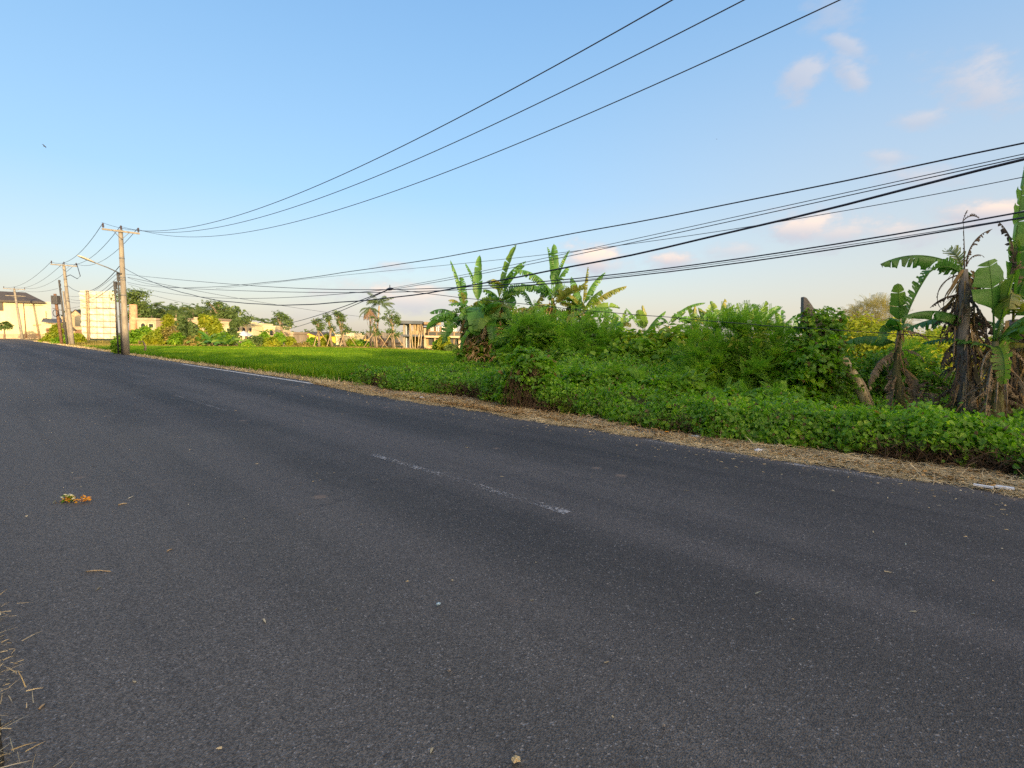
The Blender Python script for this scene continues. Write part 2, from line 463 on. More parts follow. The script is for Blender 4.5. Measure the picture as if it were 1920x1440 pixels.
MAT['banana'] = banana_mat('banana_leaf', (0.045, 0.14, 0.03), (0.095, 0.24, 0.045), (0.21, 0.33, 0.06), 0.38)
MAT['banana_lit'] = banana_mat('sunlit_young_banana_leaf', (0.10, 0.21, 0.03), (0.17, 0.28, 0.045), (0.28, 0.32, 0.06), 0.4)  # paler leaf for shoots and sunlit plants, the sunlight put into the colour
MAT['banana_old'] = banana_mat('yellowing_banana_leaf', (0.11, 0.17, 0.035), (0.24, 0.24, 0.05), (0.42, 0.30, 0.07), 0.35)
MAT['banana_dry'] = banana_mat('dry_banana_leaf', (0.16, 0.115, 0.075), (0.32, 0.25, 0.175), (0.50, 0.43, 0.34), 0.2, True)
MAT['banana_dark_dry'] = banana_mat('rotting_banana_leaf', (0.06, 0.047, 0.038), (0.13, 0.10, 0.078), (0.24, 0.195, 0.15), 0.12, True)


# ------------------------------------------------------------------ geometry helpers
def tag(o, label=None, cat=None, group=None, kind=None):
    if label:
        o['label'] = label
    if cat:
        o['category'] = cat
    if group:
        o['group'] = group
    if kind:
        o['kind'] = kind
    return o


def thing(name, loc, label, cat, group=None):
    o = bpy.data.objects.new(name, None)
    o.empty_display_size = 0.2
    o.location = loc
    COL.objects.link(o)
    return tag(o, label, cat, group)


def link(name, me, mat, parent=None, smooth=True):
    for m in (mat if isinstance(mat, (list, tuple)) else [mat]):
        me.materials.append(MAT[m] if isinstance(m, str) else m)
    if smooth:
        me.polygons.foreach_set('use_smooth', np.ones(len(me.polygons), dtype=bool))
    o = bpy.data.objects.new(name, me)
    COL.objects.link(o)
    if parent is not None:
        o.parent = parent
    return o


def total_offset(parent):
    p = Vector((0, 0, 0))
    while parent is not None:
        p = p + parent.location
        parent = parent.parent
    return p


def np_quads(name, V, Q, mat, parent=None, smooth=False):
    """V (n,3), Q (m,4) int: a mesh of quads, world coordinates, made local to its parent"""
    off = total_offset(parent)
    V = np.asarray(V, dtype=np.float32) - np.array(off, dtype=np.float32)
    me = bpy.data.meshes.new(name)
    me.vertices.add(len(V))
    me.vertices.foreach_set('co', V.ravel())
    me.loops.add(len(Q) * 4)
    me.loops.foreach_set('vertex_index', np.asarray(Q, dtype=np.int32).ravel())
    me.polygons.add(len(Q))
    me.polygons.foreach_set('loop_start', np.arange(0, len(Q) * 4, 4, dtype=np.int32))
    me.polygons.foreach_set('loop_total', np.full(len(Q), 4, dtype=np.int32))
    me.update(calc_edges=True)
    return link(name, me, mat, parent, smooth)


class MB:
    """collects boxes, tubes and polygons; build() links them as one mesh object"""
    def __init__(self):
        self.v, self.f = [], []

    def add(self, vs, fs):
        k = len(self.v)
        self.v += [Vector(p) for p in vs]
        self.f += [tuple(i + k for i in f) for f in fs]

    def box(self, c, ax, ay, az):
        """centre and three half-extent vectors"""
        c, ax, ay, az = map(Vector, (c, ax, ay, az))
        vs = [c + sx * ax + sy * ay + sz * az for sz in (-1, 1) for sy in (-1, 1) for sx in (-1, 1)]
        self.add(vs, [(0, 2, 3, 1), (4, 5, 7, 6), (0, 1, 5, 4), (2, 6, 7, 3), (0, 4, 6, 2), (1, 3, 7, 5)])

    def abox(self, x0, x1, y0, y1, z0, z1):
        self.box(((x0 + x1) / 2, (y0 + y1) / 2, (z0 + z1) / 2), ((x1 - x0) / 2, 0, 0), (0, (y1 - y0) / 2, 0), (0, 0, (z1 - z0) / 2))

    def tube(self, pts, rads, n=8, caps=True):
        pts = [Vector(p) for p in pts]
        if isinstance(rads, (int, float)):
            rads = [rads] * len(pts)
        k = len(self.v)
        ref = None
        for i, p in enumerate(pts):
            t = (pts[min(i + 1, len(pts) - 1)] - pts[max(i - 1, 0)]).normalized()
            if ref is None:
                ref = t.orthogonal().normalized()
            ref = (ref - t * ref.dot(t))
            ref = ref.normalized() if ref.length > 1e-6 else t.orthogonal().normalized()
            b = t.cross(ref)
            for j in range(n):
                a = 2 * math.pi * j / n
                self.v.append(p + (ref * math.cos(a) + b * math.sin(a)) * rads[i])
        for i in range(len(pts) - 1):
            for j in range(n):
                a, b_ = k + i * n + j, k + i * n + (j + 1) % n
                self.f.append((a, b_, b_ + n, a + n))
        if caps:
            self.f.append(tuple(k + j for j in range(n))[::-1])
            self.f.append(tuple(k + (len(pts) - 1) * n + j for j in range(n)))

    def poly(self, pts, thick):
        """a flat outline given thickness along vector thick"""
        pts, t = [Vector(p) for p in pts], Vector(thick)
        n = len(pts)
        fs = [tuple(range(n)), tuple(range(2 * n - 1, n - 1, -1))]
        fs += [(i, i + n, (i + 1) % n + n, (i + 1) % n) for i in range(n)]
        self.add(pts + [p + t for p in pts], fs)

    def build(self, name, mat, parent=None, smooth=False, bevel=0.0):
        off = total_offset(parent)
        me = bpy.data.meshes.new(name)
        me.from_pydata([tuple(p - off) for p in self.v], [], self.f)
        bm = bmesh.new()
        bm.from_mesh(me)
        bmesh.ops.recalc_face_normals(bm, faces=bm.faces)
        if bevel:
            bmesh.ops.bevel(bm, geom=bm.edges[:], offset=bevel, segments=1, affect='EDGES', clamp_overlap=True)
        bm.to_mesh(me)
        bm.free()
        return link(name, me, mat, parent, smooth)


def unit(a):
    return a / np.maximum(np.linalg.norm(a, axis=-1, keepdims=True), 1e-9)


def rand_dirs(n, rng=RNG):
    return unit(rng.normal(size=(n, 3)))


def leaves(name, P, A, Nn, L, W, mat, parent=None, fold=0.18, droop=0.15):
    """pointed leaves, six corners each, folded along the midrib"""
    n = len(P)
    A, Nn = unit(A), unit(Nn)
    Sd = unit(np.cross(A, Nn))
    Nn = np.cross(Sd, A)
    L, W = np.broadcast_to(L, (n,))[:, None], np.broadcast_to(W, (n,))[:, None]
    V = np.stack([P,
                  P + A * L * .28 + Sd * W * .5 + Nn * W * fold,
                  P + A * L * .68 + Sd * W * .38 + Nn * W * fold - Nn * L * droop * .4,
                  P + A * L - Nn * L * droop,
                  P + A * L * .68 - Sd * W * .38 + Nn * W * fold - Nn * L * droop * .4,
                  P + A * L * .28 - Sd * W * .5 + Nn * W * fold], axis=1).reshape(-1, 3)
    b = np.arange(n)[:, None] * 6
    Q = np.concatenate([b + np.array([[0, 1, 2, 3]]), b + np.array([[0, 3, 4, 5]])], axis=1).reshape(-1, 4)
    return np_quads(name, V, Q, mat, parent)


def blades(name, P, A, Nn, L, W, mat, parent=None, bend=0.3):
    """grass blades and straws: two quads, the second bending over"""
    n = len(P)
    A, Nn = unit(A), unit(Nn)
    Sd = unit(np.cross(A, Nn))
    L, W = np.broadcast_to(L, (n,))[:, None], np.broadcast_to(W, (n,))[:, None]
    m = P + A * L * .55
    tip = P + A * L - np.array([0, 0, 1.0]) * L * bend + Nn * L * bend * .6
    V = np.stack([P - Sd * W * .5, P + Sd * W * .5, m + Sd * W * .42, m - Sd * W * .42,
                  tip + Sd * W * .08, tip - Sd * W * .08], axis=1).reshape(-1, 3)
    b = np.arange(n)[:, None] * 6
    Q = np.concatenate([b + np.array([[0, 1, 2, 3]]), b + np.array([[3, 2, 4, 5]])], axis=1).reshape(-1, 4)
    return np_quads(name, V, Q, mat, parent)


def blob_points(n, blobs, rng=RNG, shell=0.55):
    """n points in a set of ellipsoids (cx,cy,cz,rx,ry,rz): mostly near their skins; returns points and outward directions"""
    vol = np.array([b[3] * b[4] * b[5] for b in blobs]) ** (2 / 3)
    idx = rng.choice(len(blobs), n, p=vol / vol.sum())
    B = np.array(blobs)[idx]
    d = rand_dirs(n, rng)
    r = shell + (1 - shell) * rng.random(n) ** 0.6
    r *= 1 + 0.12 * rng.normal(size=n)
    P = B[:, :3] + d * B[:, 3:] * r[:, None]
    return P, unit(d / B[:, 3:])


def clumpy(n, blobs, rng=RNG, k=26, tight=0.2, shell=0.6):
    """points gathered in sprays, so gaps open between them"""
    m = max(1, n // k)
    C, O = blob_points(m, blobs, rng, shell)
    size = np.mean([b[3] for b in blobs]) * tight
    P = np.repeat(C, k, 0) + rng.normal(size=(m * k, 3)) * size * np.array([1, 1, .6])
    return P, np.repeat(O, k, 0)


def foliage(name, n, blobs, size, mat, parent=None, rng=RNG, k=26, tight=0.2, aspect=0.5, up=0.6, shell=0.6, floor=None):
    P, O = clumpy(n, blobs, rng, k, tight, shell)
    if floor is not None:
        P[:, 2] = np.maximum(P[:, 2], floor + rng.random(len(P)) * 0.1)
    m = len(P)
    Nn = unit(O * .6 + rand_dirs(m, rng) * .7 + np.array([0, 0, up]))
    A = unit(np.cross(Nn, rand_dirs(m, rng)) + np.array([0, 0, -.25]) + O * .3)
    L = size * (0.6 + 0.8 * rng.random(m))
    return leaves(name, P, A, Nn, L, L * aspect, mat, parent)


def fronds(name, P, A, length, pairs, leaf_l, leaf_w, mat, parent=None, rng=RNG, droop=0.25):
    """feather-like compound leaves: pairs of narrow leaflets along a drooping stalk"""
    n = len(P)
    A = unit(A)
    Z = np.array([0, 0, 1.0])
    Sd = unit(np.cross(A, Z) + 1e-6)
    Up = np.cross(Sd, A)
    length = np.broadcast_to(length, (n,))[:, None]
    roll = rng.normal(size=(n, 1)) * .5
    Sd, Up = Sd * np.cos(roll) + Up * np.sin(roll), Up * np.cos(roll) - Sd * np.sin(roll)
    out = []
    for i in range(pairs):
        u = (i + 1) / pairs
        base = P + A * length * u - Z * length * droop * u * u
        k = leaf_l * (0.55 + 0.45 * math.sin(math.pi * (0.15 + 0.75 * u)))
        for sg in (-1, 1):
            d = unit(Sd * sg * .85 + A * .5 - Up * .12)
            wv = unit(np.cross(d, Up)) * leaf_w * .5
            tip = base + d * k
            out.append(np.stack([base - wv * .5, base + d * k * .45 - wv, tip, base + d * k * .45 + wv], axis=1))
    V = np.concatenate(out, axis=1)            # n, 4*2*pairs, 3
    q = V.shape[1]
    V = V.reshape(-1, 3)
    Q = np.arange(n * q).reshape(-1, 4)
    return np_quads(name, V, Q, mat, parent)

# ================================================================== the setting
def strip_mesh(name, s0, s1, w_lo, w_hi, z, mat, ns=80, wob=0.0, seed=1, kind='structure', nw=1):
    """a sheet along the road between offsets w_lo and w_hi, its edges wobbling; local x along, y = -w"""
    rng = np.random.default_rng(seed)
    me = bpy.data.meshes.new(name)
    ss = np.linspace(s0, s1, ns)
    j = rng.normal(size=(ns, 2)) * wob
    vs, fs = [], []
    for i, s in enumerate(ss):
        for q in range(nw + 1):
            f = q / nw
            wv = (w_lo + j[i, 0]) * (1 - f) + (w_hi + j[i, 1]) * f
            vs.append((s, -wv, 0))
    for i in range(ns - 1):
        for q in range(nw):
            a = i * (nw + 1) + q
            fs.append((a, a + 1, a + nw + 2, a + nw + 1))
    me.from_pydata(vs, [], fs)
    bm = bmesh.new()
    bm.from_mesh(me)
    bmesh.ops.recalc_face_normals(bm, faces=bm.faces)
    for f in bm.faces:
        if f.normal.z < 0:
            f.normal_flip()
    bm.to_mesh(me)
    bm.free()
    o = link(name, me, mat, None, False)
    o.rotation_euler = (0, 0, math.atan2(DV.y, DV.x))
    o.location = (0, 0, z)
    return tag(o, kind=kind)


mb = MB()
mb.add([(-1500, -1500, 0), (1500, -1500, 0), (1500, 1500, 0), (-1500, 1500, 0)], [(0, 1, 2, 3)])
g = mb.build('ground', 'ground')
g.location.z = -0.06
tag(g, kind='structure')
strip_mesh('road', -30, 420, 0.04, 8.12, 0.0, 'asphalt', 6000, 0.004, 3)
strip_mesh('verge', -30, 420, 8.0, 9.2, -0.012, 'verge', 400, 0.08, 4)
strip_mesh('shoulder', -30, 420, -1.6, 0.24, -0.012, 'shoulder', 900, 0.06, 5)
ln = strip_mesh('edge_line', 16.2, 30.5, 7.74, 7.85, 0.005, 'line', 60, 0.006, 6)
ln2 = strip_mesh('worn_edge_line', 30.5, 60, 7.74, 7.86, 0.005, 'paint', 60, 0.006, 6)
for i, (sa, sb) in enumerate([(2.84, 6.05), (11.6, 15.2), (38.5, 42.5), (70, 74)]):
    hwm = .055 if i == 0 else .03 if i == 1 else .05
    strip_mesh('lane_marking', sa, sb, 3.70 - hwm, 3.70 + hwm, 0.004, 'paint', 30, 0.01, 10 + i)
strip_mesh('lane_marking', 0.9, 4.2, 7.24, 7.36, 0.004, 'paint', 30, 0.015, 20)
mb = MB()
mb.add([rw(16.4, 9.15), rw(72, 9.1), rw(72, 13.5), rw(66, 23), rw(59, 32.5), rw(43, 37), rw(20, 19), rw(15, 14)], [tuple(range(8))])
pf = mb.build('paddy_ground', 'mud')
pf.location.z = -0.03
tag(pf, kind='structure')


# rice: tens of thousands of blades
def inside(poly, X):
    x, y = X[:, 0], X[:, 1]
    r = np.zeros(len(X), bool)
    n = len(poly)
    for i in range(n):
        (x1, y1), (x2, y2) = poly[i], poly[(i + 1) % n]
        c = ((y1 > y) != (y2 > y)) & (x < (x2 - x1) * (y - y1) / (y2 - y1 + 1e-12) + x1)
        r ^= c
    return r


def scatter_sw(n, poly, rng, near=None):
    poly = np.array(poly, float)
    lo, hi = poly.min(0), poly.max(0)
    out = np.zeros((0, 2))
    while len(out) < n:
        X = lo + rng.random((n * 2, 2)) * (hi - lo)
        X = X[inside(poly, X)]
        if near:
            Y = X[:, 0] * DV.y + X[:, 1] * NV.y
            X = X[rng.random(len(X)) < np.clip((near / np.maximum(Y, 1)) ** (1.5 if near > 20 else .9), 0, 1)]
        out = np.concatenate([out, X])
    return out[:n]


def sw_to_xyz(X, z=0.0):
    D2, N2 = np.array(DV), np.array(NV)
    P = X[:, :1] * D2 + X[:, 1:2] * N2
    P[:, 2] = z
    return P


FIELD = [(16.6, 9.0), (46, 8.75), (71, 9.2), (71, 13.0), (66, 22.5), (59, 32), (43, 36.5), (20, 19), (15.6, 14)]
rng = np.random.default_rng(21)
X = scatter_sw(110000, FIELD, rng, near=22)
X[:, 1] = np.round(X[:, 1] / .27) * .27 + rng.normal(size=len(X)) * .045
X[:, 0] = np.round(X[:, 0] / .20) * .20 + rng.normal(size=len(X)) * .04
P = sw_to_xyz(X, -0.03)
n = len(P)
dist = np.linalg.norm(P[:, :2], axis=1)
A = np.array([0, 0, 1.0]) + rng.normal(size=(n, 3)) * np.array([.2, .2, 0.05])
Nn = rng.normal(size=(n, 3)) * np.array([1, 1, .1])
patch = 0.5 + 0.5 * np.sin(X[:, 0] * 0.55 + np.sin(X[:, 1] * .4) * 1.5) * np.sin(X[:, 1] * 0.7 + 1.1)
patch = .6 * patch + .4 * (0.5 + 0.5 * np.sin(X[:, 0] * 1.7 + 2 * np.sin(X[:, 1] * .9)))
L = (0.33 + 0.17 * patch + 0.14 * rng.random(n)) * np.interp(P[:, 1], [18, 30, 44], [1.0, .72, .42])
rice = blades('rice_field', P, A, Nn, L, 0.009 + 0.0011 * dist, 'rice', None, 0.22)
tag(rice, 'bright green rice crop filling the paddy beside the road', 'rice field', kind='stuff')

# dry ochre grass on the bank beyond the paddy, and along the far verge by the poles
rng = np.random.default_rng(22)
X1 = scatter_sw(9000, [(46, 9.0), (49, 8.6), (110, 8.4), (110, 17), (80, 19), (71, 13)], rng)
X2 = scatter_sw(15000, [(71, 12.8), (66, 22.2), (59, 31.6), (43, 36), (30, 28), (28, 33), (40, 43), (64, 40), (76, 27), (84, 16)], rng)
X = np.concatenate([X1, X2])
P = sw_to_xyz(X, -0.06)
n = len(P)
keep = np.sin(P[:, 0] * .9) + np.sin(P[:, 1] * 1.1 + P[:, 0] * .4) + rng.normal(size=n) * .9 > -0.7
P = P[keep]
n = len(P)
A = np.array([0, 0, 1.0]) + rng.normal(size=(n, 3)) * np.array([.4, .4, 0.05])
vg = blades('bank_grass', P, A, rng.normal(size=(n, 3)), 0.12 + .26 * rng.random(n), 0.05 + .03 * rng.random(n), 'verge_grass', None, 0.3)
tag(vg, 'ochre dry grass on the bank around the far side of the paddy', 'grass', kind='stuff')

# straw and dry leaves lying along the asphalt edge
rng = np.random.default_rng(23)
n = 42000
s_ = -4 + 20.6 * rng.random(n) ** 1.1
wid = np.clip(0.55 + .55 * np.exp(-((s_ - 8.8) / 2.2) ** 2) + .25 * np.sin(s_ * 0.9) + .18 * np.sin(s_ * 2.3 + 1), .2, 1.3) * np.where(s_ > 14, (16.8 - s_) / 2.8, 1)
w_ = 7.42 + np.abs(rng.normal(size=n)) * wid * .75 + .06 * np.sin(s_ * 5) + .07 * np.sin(s_ * 1.7)
w_ = np.where(w_ > 9.05, 7.5 + 1.4 * rng.random(n), w_)
w_ = np.maximum(w_, 7.42 + np.where(s_ > 12, (s_ - 12) * .12, 0))
P = sw_to_xyz(np.stack([s_, w_], 1))
P[:, 2] = 0.006 + 0.05 * rng.random(n) * np.clip((w_ - 7.35) * 1.6, 0.1, 1)
A = rng.normal(size=(n, 3)) * np.array([1, 1, .10])
st = blades('straw_litter', P, A, np.array([0, 0, 1.0]) + rng.normal(size=(n, 3)) * .4, 0.06 + .16 * rng.random(n), 0.004 + .004 * rng.random(n), 'straw', None, 0.02)
tag(st, 'dry straw strewn along the road edge below the vines', 'straw', kind='stuff')
n = 5600
s_ = np.where(rng.random(n) < .45, 8.6 + 1.4 * rng.normal(size=n), -4 + 20 * rng.random(n))
w_ = 7.6 + np.abs(rng.normal(size=n)) * .5
P = sw_to_xyz(np.stack([s_, np.minimum(w_, 8.7)], 1))
P[:, 2] = 0.012 + 0.04 * rng.random(n)
A = rng.normal(size=(n, 3)) * np.array([1, 1, .25])
fl = leaves('fallen_leaves', P, A, np.array([0, 0, 1.0]) + rng.normal(size=(n, 3)) * .5, 0.03 + .045 * rng.random(n), 0.015 + .02 * rng.random(n), 'litter', None, .3, .2)
tag(fl, 'brown fallen leaves lying in the roadside straw', 'fallen leaves', kind='stuff')
# thin dry grass on the verge past the straw
n = 7000
s_ = 15 + 95 * rng.random(n) ** 1.4
w_ = 8.12 + np.abs(rng.normal(size=n)) * .38
P = sw_to_xyz(np.stack([s_, w_], 1), -.01)
A = np.array([0, 0, .55]) + rng.normal(size=(n, 3)) * np.array([1, 1, .2])
vg2 = blades('verge_grass', P, A, np.array([0, 0, 1.0]) + rng.normal(size=(n, 3)) * .4, 0.08 + .14 * rng.random(n), 0.006 + .0006 * s_, 'straw', None, 0.1)
tag(vg2, 'thin dry grass between the asphalt and the paddy', 'grass', kind='stuff')

n = 900
s_ = -2 + 22 * rng.random(n) ** 1.2
w_ = np.where(rng.random(n) < .8, 7.4 - np.abs(rng.normal(size=n)) * .55, .3 + 7 * rng.random(n))
P = sw_to_xyz(np.stack([s_, w_], 1), .004)
gr = blades('road_grit', P, rng.normal(size=(n, 3)) * np.array([1, 1, .06]), np.array([0, 0, 1.0]) + rng.normal(size=(n, 3)) * .3, .015 + .05 * rng.random(n) ** 2, .006 + .010 * rng.random(n), 'straw', None, .02)
tag(gr, 'pale chips and bits of straw scattered over the asphalt', 'grit', kind='stuff')
# near shoulder: dry straw tufts at the camera's feet
rng = np.random.default_rng(24)
tufts = [(3.95, .02, 150), (3.75, .0, 120), (3.5, -.03, 110), (3.3, .02, 170), (3.0, -.01, 130), (2.75, -.03, 130), (2.5, -.01, 150), (2.2, .02, 150), (4.6, -.15, 120), (5.4, -.2, 120), (1.8, 0, 120)]
Ps, As = [], []
for (s0, w0, k) in tufts:
    q = rng.normal(size=(k, 2)) * np.array([.18, .06])
    Ps.append(sw_to_xyz(np.stack([s0 + q[:, 0], w0 + q[:, 1] - .03], 1)))
    As.append(rng.normal(size=(k, 3)) * np.array([1, 1, .22]) + np.array([.1, .1, .10]))
P, A = np.concatenate(Ps), np.concatenate(As)
P[:, 2] = .004 + .02 * rng.random(len(P))
ss_ = blades('shoulder_straw', P, A, np.array([0, 0, 1.0]) + rng.normal(size=P.shape) * .5, .025 + .085 * rng.random(len(P)) ** 1.6, .0018 + .003 * rng.random(len(P)), 'straw', None, .06)
tag(ss_, 'dry straw tufts on the near edge of the asphalt', 'straw', kind='stuff')


# ------------------------------------------------------------------ vines over the roadside
def hill(s, w_):
    """height of the tangle of vines at road coordinates"""
    front = 8.42 + .16 * np.sin(s * 1.3) + .1 * np.sin(s * 3.1 + 1) + .06 * np.sin(s * 6.7) + np.clip((s - 5.5) * .13, 0, .5)
    top = .43 + .04 * np.sin(s * 9.1 + w_ * 5) * np.sin(w_ * 7.3) + .06 * np.sin(s * 3.7 - w_ * 2.2) + .09 * np.sin(s * .8 + 1) + .07 * np.sin(s * 2.1 + w_ * 1.4) + .05 * np.sin(s * 4.3 + w_ * 2.9) + .05 * np.sin(w_ * 3.3 - s)
    top = top - np.clip((2.5 - s) * .03, 0, .10) - np.clip((s - 9) * .012, 0, .1)
    back = np.clip((w_ - 9.6) * .11, 0, .35) * np.clip((s - 4.5) / 4, 0, 1) * np.clip((13 - s) / 3, 0, 1)
    top = top * (1 - .72 * np.clip((w_ - 10.0) / 1.3, 0, 1) * np.clip((6.0 - s) / 3, 0, 1))
    u = np.clip((w_ - front) / .42, 0, 1)
    return np.where(w_ > front, (top + back) * np.sqrt(u) , 0.0)


VINE = [(-7, 8.3), (16.3, 8.6), (16.9, 9.2), (16.3, 12.5), (18.0, 16.5), (16.0, 20.5), (8, 19), (-7, 15)]
rng = np.random.default_rng(31)
# the dark tangle underneath
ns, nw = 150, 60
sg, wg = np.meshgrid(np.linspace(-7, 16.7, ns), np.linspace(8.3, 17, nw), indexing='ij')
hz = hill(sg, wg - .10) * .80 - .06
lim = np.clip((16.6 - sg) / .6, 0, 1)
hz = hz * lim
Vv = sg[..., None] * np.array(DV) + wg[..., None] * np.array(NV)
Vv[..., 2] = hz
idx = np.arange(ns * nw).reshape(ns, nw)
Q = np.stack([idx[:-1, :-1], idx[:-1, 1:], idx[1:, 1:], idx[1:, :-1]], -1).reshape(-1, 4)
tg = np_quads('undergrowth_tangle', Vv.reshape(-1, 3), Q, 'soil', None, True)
tag(tg, 'dark tangle of soil and roots under the creeping vines', 'undergrowth', kind='stuff')


def vine_leaves(name, n, poly, near, mat, size, rng, edge=0.35, lift=.05):
    X = scatter_sw(n, poly, rng, near)
    # half of the leaves crowd the front face
    k = int(n * edge)
    fs = X[:k, 0]
    X[:k, 1] = 8.42 + .16 * np.sin(fs * 1.3) + .1 * np.sin(fs * 3.1 + 1) + .06 * np.sin(fs * 6.7) + np.clip((fs - 5.5) * .13, 0, .5) + .45 * rng.random(k) ** 1.5 + .004
    h = hill(X[:, 0], X[:, 1])
    gp = np.sin(X[:, 0] * 1.9) + np.sin(X[:, 0] * .7 + 2) + .5 * np.sin(X[:, 0] * 5.3) + rng.normal(size=len(X)) * .5
    low = (np.arange(len(X)) < k) & (h < .16 + .08 * np.sin(X[:, 0] * 2.7)) & (gp > -.3)
    ok = (h > 0.004) & ~low
    X, h = X[ok], h[ok]
    e = .06
    gs = (hill(X[:, 0] + e, X[:, 1]) - h) / e
    gw = (hill(X[:, 0], X[:, 1] + e) - h) / e
    P = sw_to_xyz(X)
    n = len(P)
    Nn = -gs[:, None] * np.array(DV) - np.clip(gw, -2, 2.5)[:, None] * np.array(NV) + np.array([0, 0, 1.0])
    Nn = unit(Nn)
    P[:, 2] = h * lim_s(X[:, 0])
    P += Nn * (rng.normal(size=(n, 1)) * lift + .02)
    P[:, 2] = np.maximum(P[:, 2], .02)
    A = unit(np.cross(Nn, rand_dirs(n, rng)) + np.array([0, 0, -.35]))
    Nn = unit(Nn + rng.normal(size=(n, 3)) * .42)
    L = size * (.45 + 1.1 * rng.random(n) ** 1.7)
    return leaves(name, P, A, Nn, L, L * (.6 + .35 * rng.random(n)), mat, None, .14, .22)


def lim_s(s):
    return np.clip((16.6 - s) / .6, .25, 1)


v1 = vine_leaves('creeping_vines', 105000, VINE, 8.5, 'vine', .074, rng, .42, .06)
tag(v1, 'bright green creeping vines sprawling along the roadside bank', 'vines', kind='stuff')
v2 = vine_leaves('roadside_weeds', 26000, VINE, 8.5, 'dark_vine', .045, rng, .5, .09)
tag(v2, 'small-leaved darker weeds growing through the creeping vines', 'weeds', kind='stuff')
# shoots and tendrils reaching up out of the tangle, leaves along them
X = scatter_sw(1500, VINE, rng, 8.5)
X[:500, 1] = 8.5 + .5 * rng.random(500)
h0 = hill(X[:, 0], X[:, 1])
X, h0 = X[h0 > .12], h0[h0 > .12]
m_ = len(X)
B0 = sw_to_xyz(X)
B0[:, 2] = h0 - .02
dr = unit(rng.normal(size=(m_, 3)) * np.array([.55, .55, .25]) + np.array([0, 0, .8]))
ln_ = .10 + .26 * rng.random(m_) ** 1.5
Ps, As = [], []
for u in (.3, .5, .65, .8, .92, 1.0):
    q = B0 + dr * (ln_ * u)[:, None] - np.array([0, 0, 1.0]) * (ln_ * .25 * u * u)[:, None] + rng.normal(size=(m_, 3)) * .008
    Ps.append(q)
    As.append(unit(rng.normal(size=(m_, 3)) + dr * .3))
P, A = np.concatenate(Ps), np.concatenate(As)
sh = leaves('vine_shoots', P, A, np.array([0, 0, 1.0]) + rng.normal(size=P.shape) * .5, .035 + .045 * rng.random(len(P)), .03 + .02 * rng.random(len(P)), 'vine', None, .15, .2)
stl = blades('shoot_stems', B0, dr, rng.normal(size=(m_, 3)), ln_ * 1.05, .004, 'vine', None, .12)
stl.parent = sh
tag(sh, 'young leafy shoots standing up out of the creeping vines', 'vine shoots', kind='stuff')
# grass tufts among the vines
n = 5200
X = scatter_sw(180, VINE, rng, 9)
X = np.repeat(X, 29, 0)[:n] + rng.normal(size=(n, 2)) * .07
h0 = hill(X[:, 0], X[:, 1])
P = sw_to_xyz(X)
P[:, 2] = np.maximum(h0 * .6, 0)
gt = blades('grass_tufts', P, np.array([0, 0, 1.0]) + rng.normal(size=(n, 3)) * np.array([.45, .45, .1]), rng.normal(size=(n, 3)), .22 + .25 * rng.random(n), .006 + .004 * rng.random(n), 'rice', None, .3)
tag(gt, 'tufts of long grass growing through the creeping vines', 'grass', kind='stuff')
# brown dead stems showing on the lower front
n = 22000
s_ = -6.5 + 22.5 * rng.random(n)
gapn = np.sin(s_ * 1.9) + np.sin(s_ * .7 + 2) + rng.normal(size=n) * .7
s_ = s_[gapn > .1]
n = len(s_)
w_ = 8.36 + .16 * np.sin(s_ * 1.3) + .1 * np.sin(s_ * 3.1 + 1) + np.clip((s_ - 5.5) * .13, 0, .5) + .22 * rng.random(n)
P = sw_to_xyz(np.stack([s_, w_], 1))
P[:, 2] = .01 + .26 * rng.random(n)
A = rng.normal(size=(n, 3)) * np.array([.8, .8, .9])
dsm = blades('dead_vine_undergrowth', P, A, rng.normal(size=(n, 3)), .1 + .22 * rng.random(n), .004 + .006 * rng.random(n), 'stems', None, .15)
tag(dsm, 'brown dead vine stems along the foot of the green vines', 'undergrowth', kind='stuff')

# long trees behind the camera on the other side of the road: they shade the road and the bank
rng = np.random.default_rng(41)
mb = MB()
ss = np.arange(-150, 96, 3.0)


def tree_top(s):
    base = np.interp(s, [-150, -84, -75, -69, -58, -52, -39, -12, 20, 45, 70, 96], [11.5, 11.5, 14.5, 15.5, 15.5, 11.6, 11.0, 9.4, 7.2, 6.0, 5.0, 4.4])
    return base + .7 * np.sin(s * .9) + .5 * np.sin(s * 2.3 + 1)


W0 = -13.0
for a, b in zip(ss[:-1], ss[1:]):
    m = (a + b) / 2
    mb.box(rw(m, W0, float(tree_top(m)) / 2 - .4), DV * 1.5, NV * .8, (0, 0, float(tree_top(m)) / 2 - .4))
n = 16000
s_ = -150 + 245 * rng.random(n)
h_ = tree_top(s_) * rng.random(n) ** .7
P = sw_to_xyz(np.stack([s_, W0 + rng.normal(size=n) * .9], 1))
P[:, 2] = h_ + .3
lv = leaves('treeline', P, rand_dirs(n, rng), rand_dirs(n, rng), .7 + .5 * rng.random(n), .4, 'tree')
core = mb.build('treeline_core', 'bark')  # solid boxes hidden in the leaves, added to stop sun leaking through
core.parent = lv
tag(lv, 'long belt of dense trees along the near side of the road', 'treeline', kind='stuff')

# ================================================================== poles and cables
def insulator(mb, p, h=0.30):
    p = Vector(p)
    for i in range(3):
        z = h * .3 * i
        mb.tube([p + Vector((0, 0, z)), p + Vector((0, 0, z + h * .12)), p + Vector((0, 0, z + h * .28))], [.035, .085 - .012 * i, .04], 8)


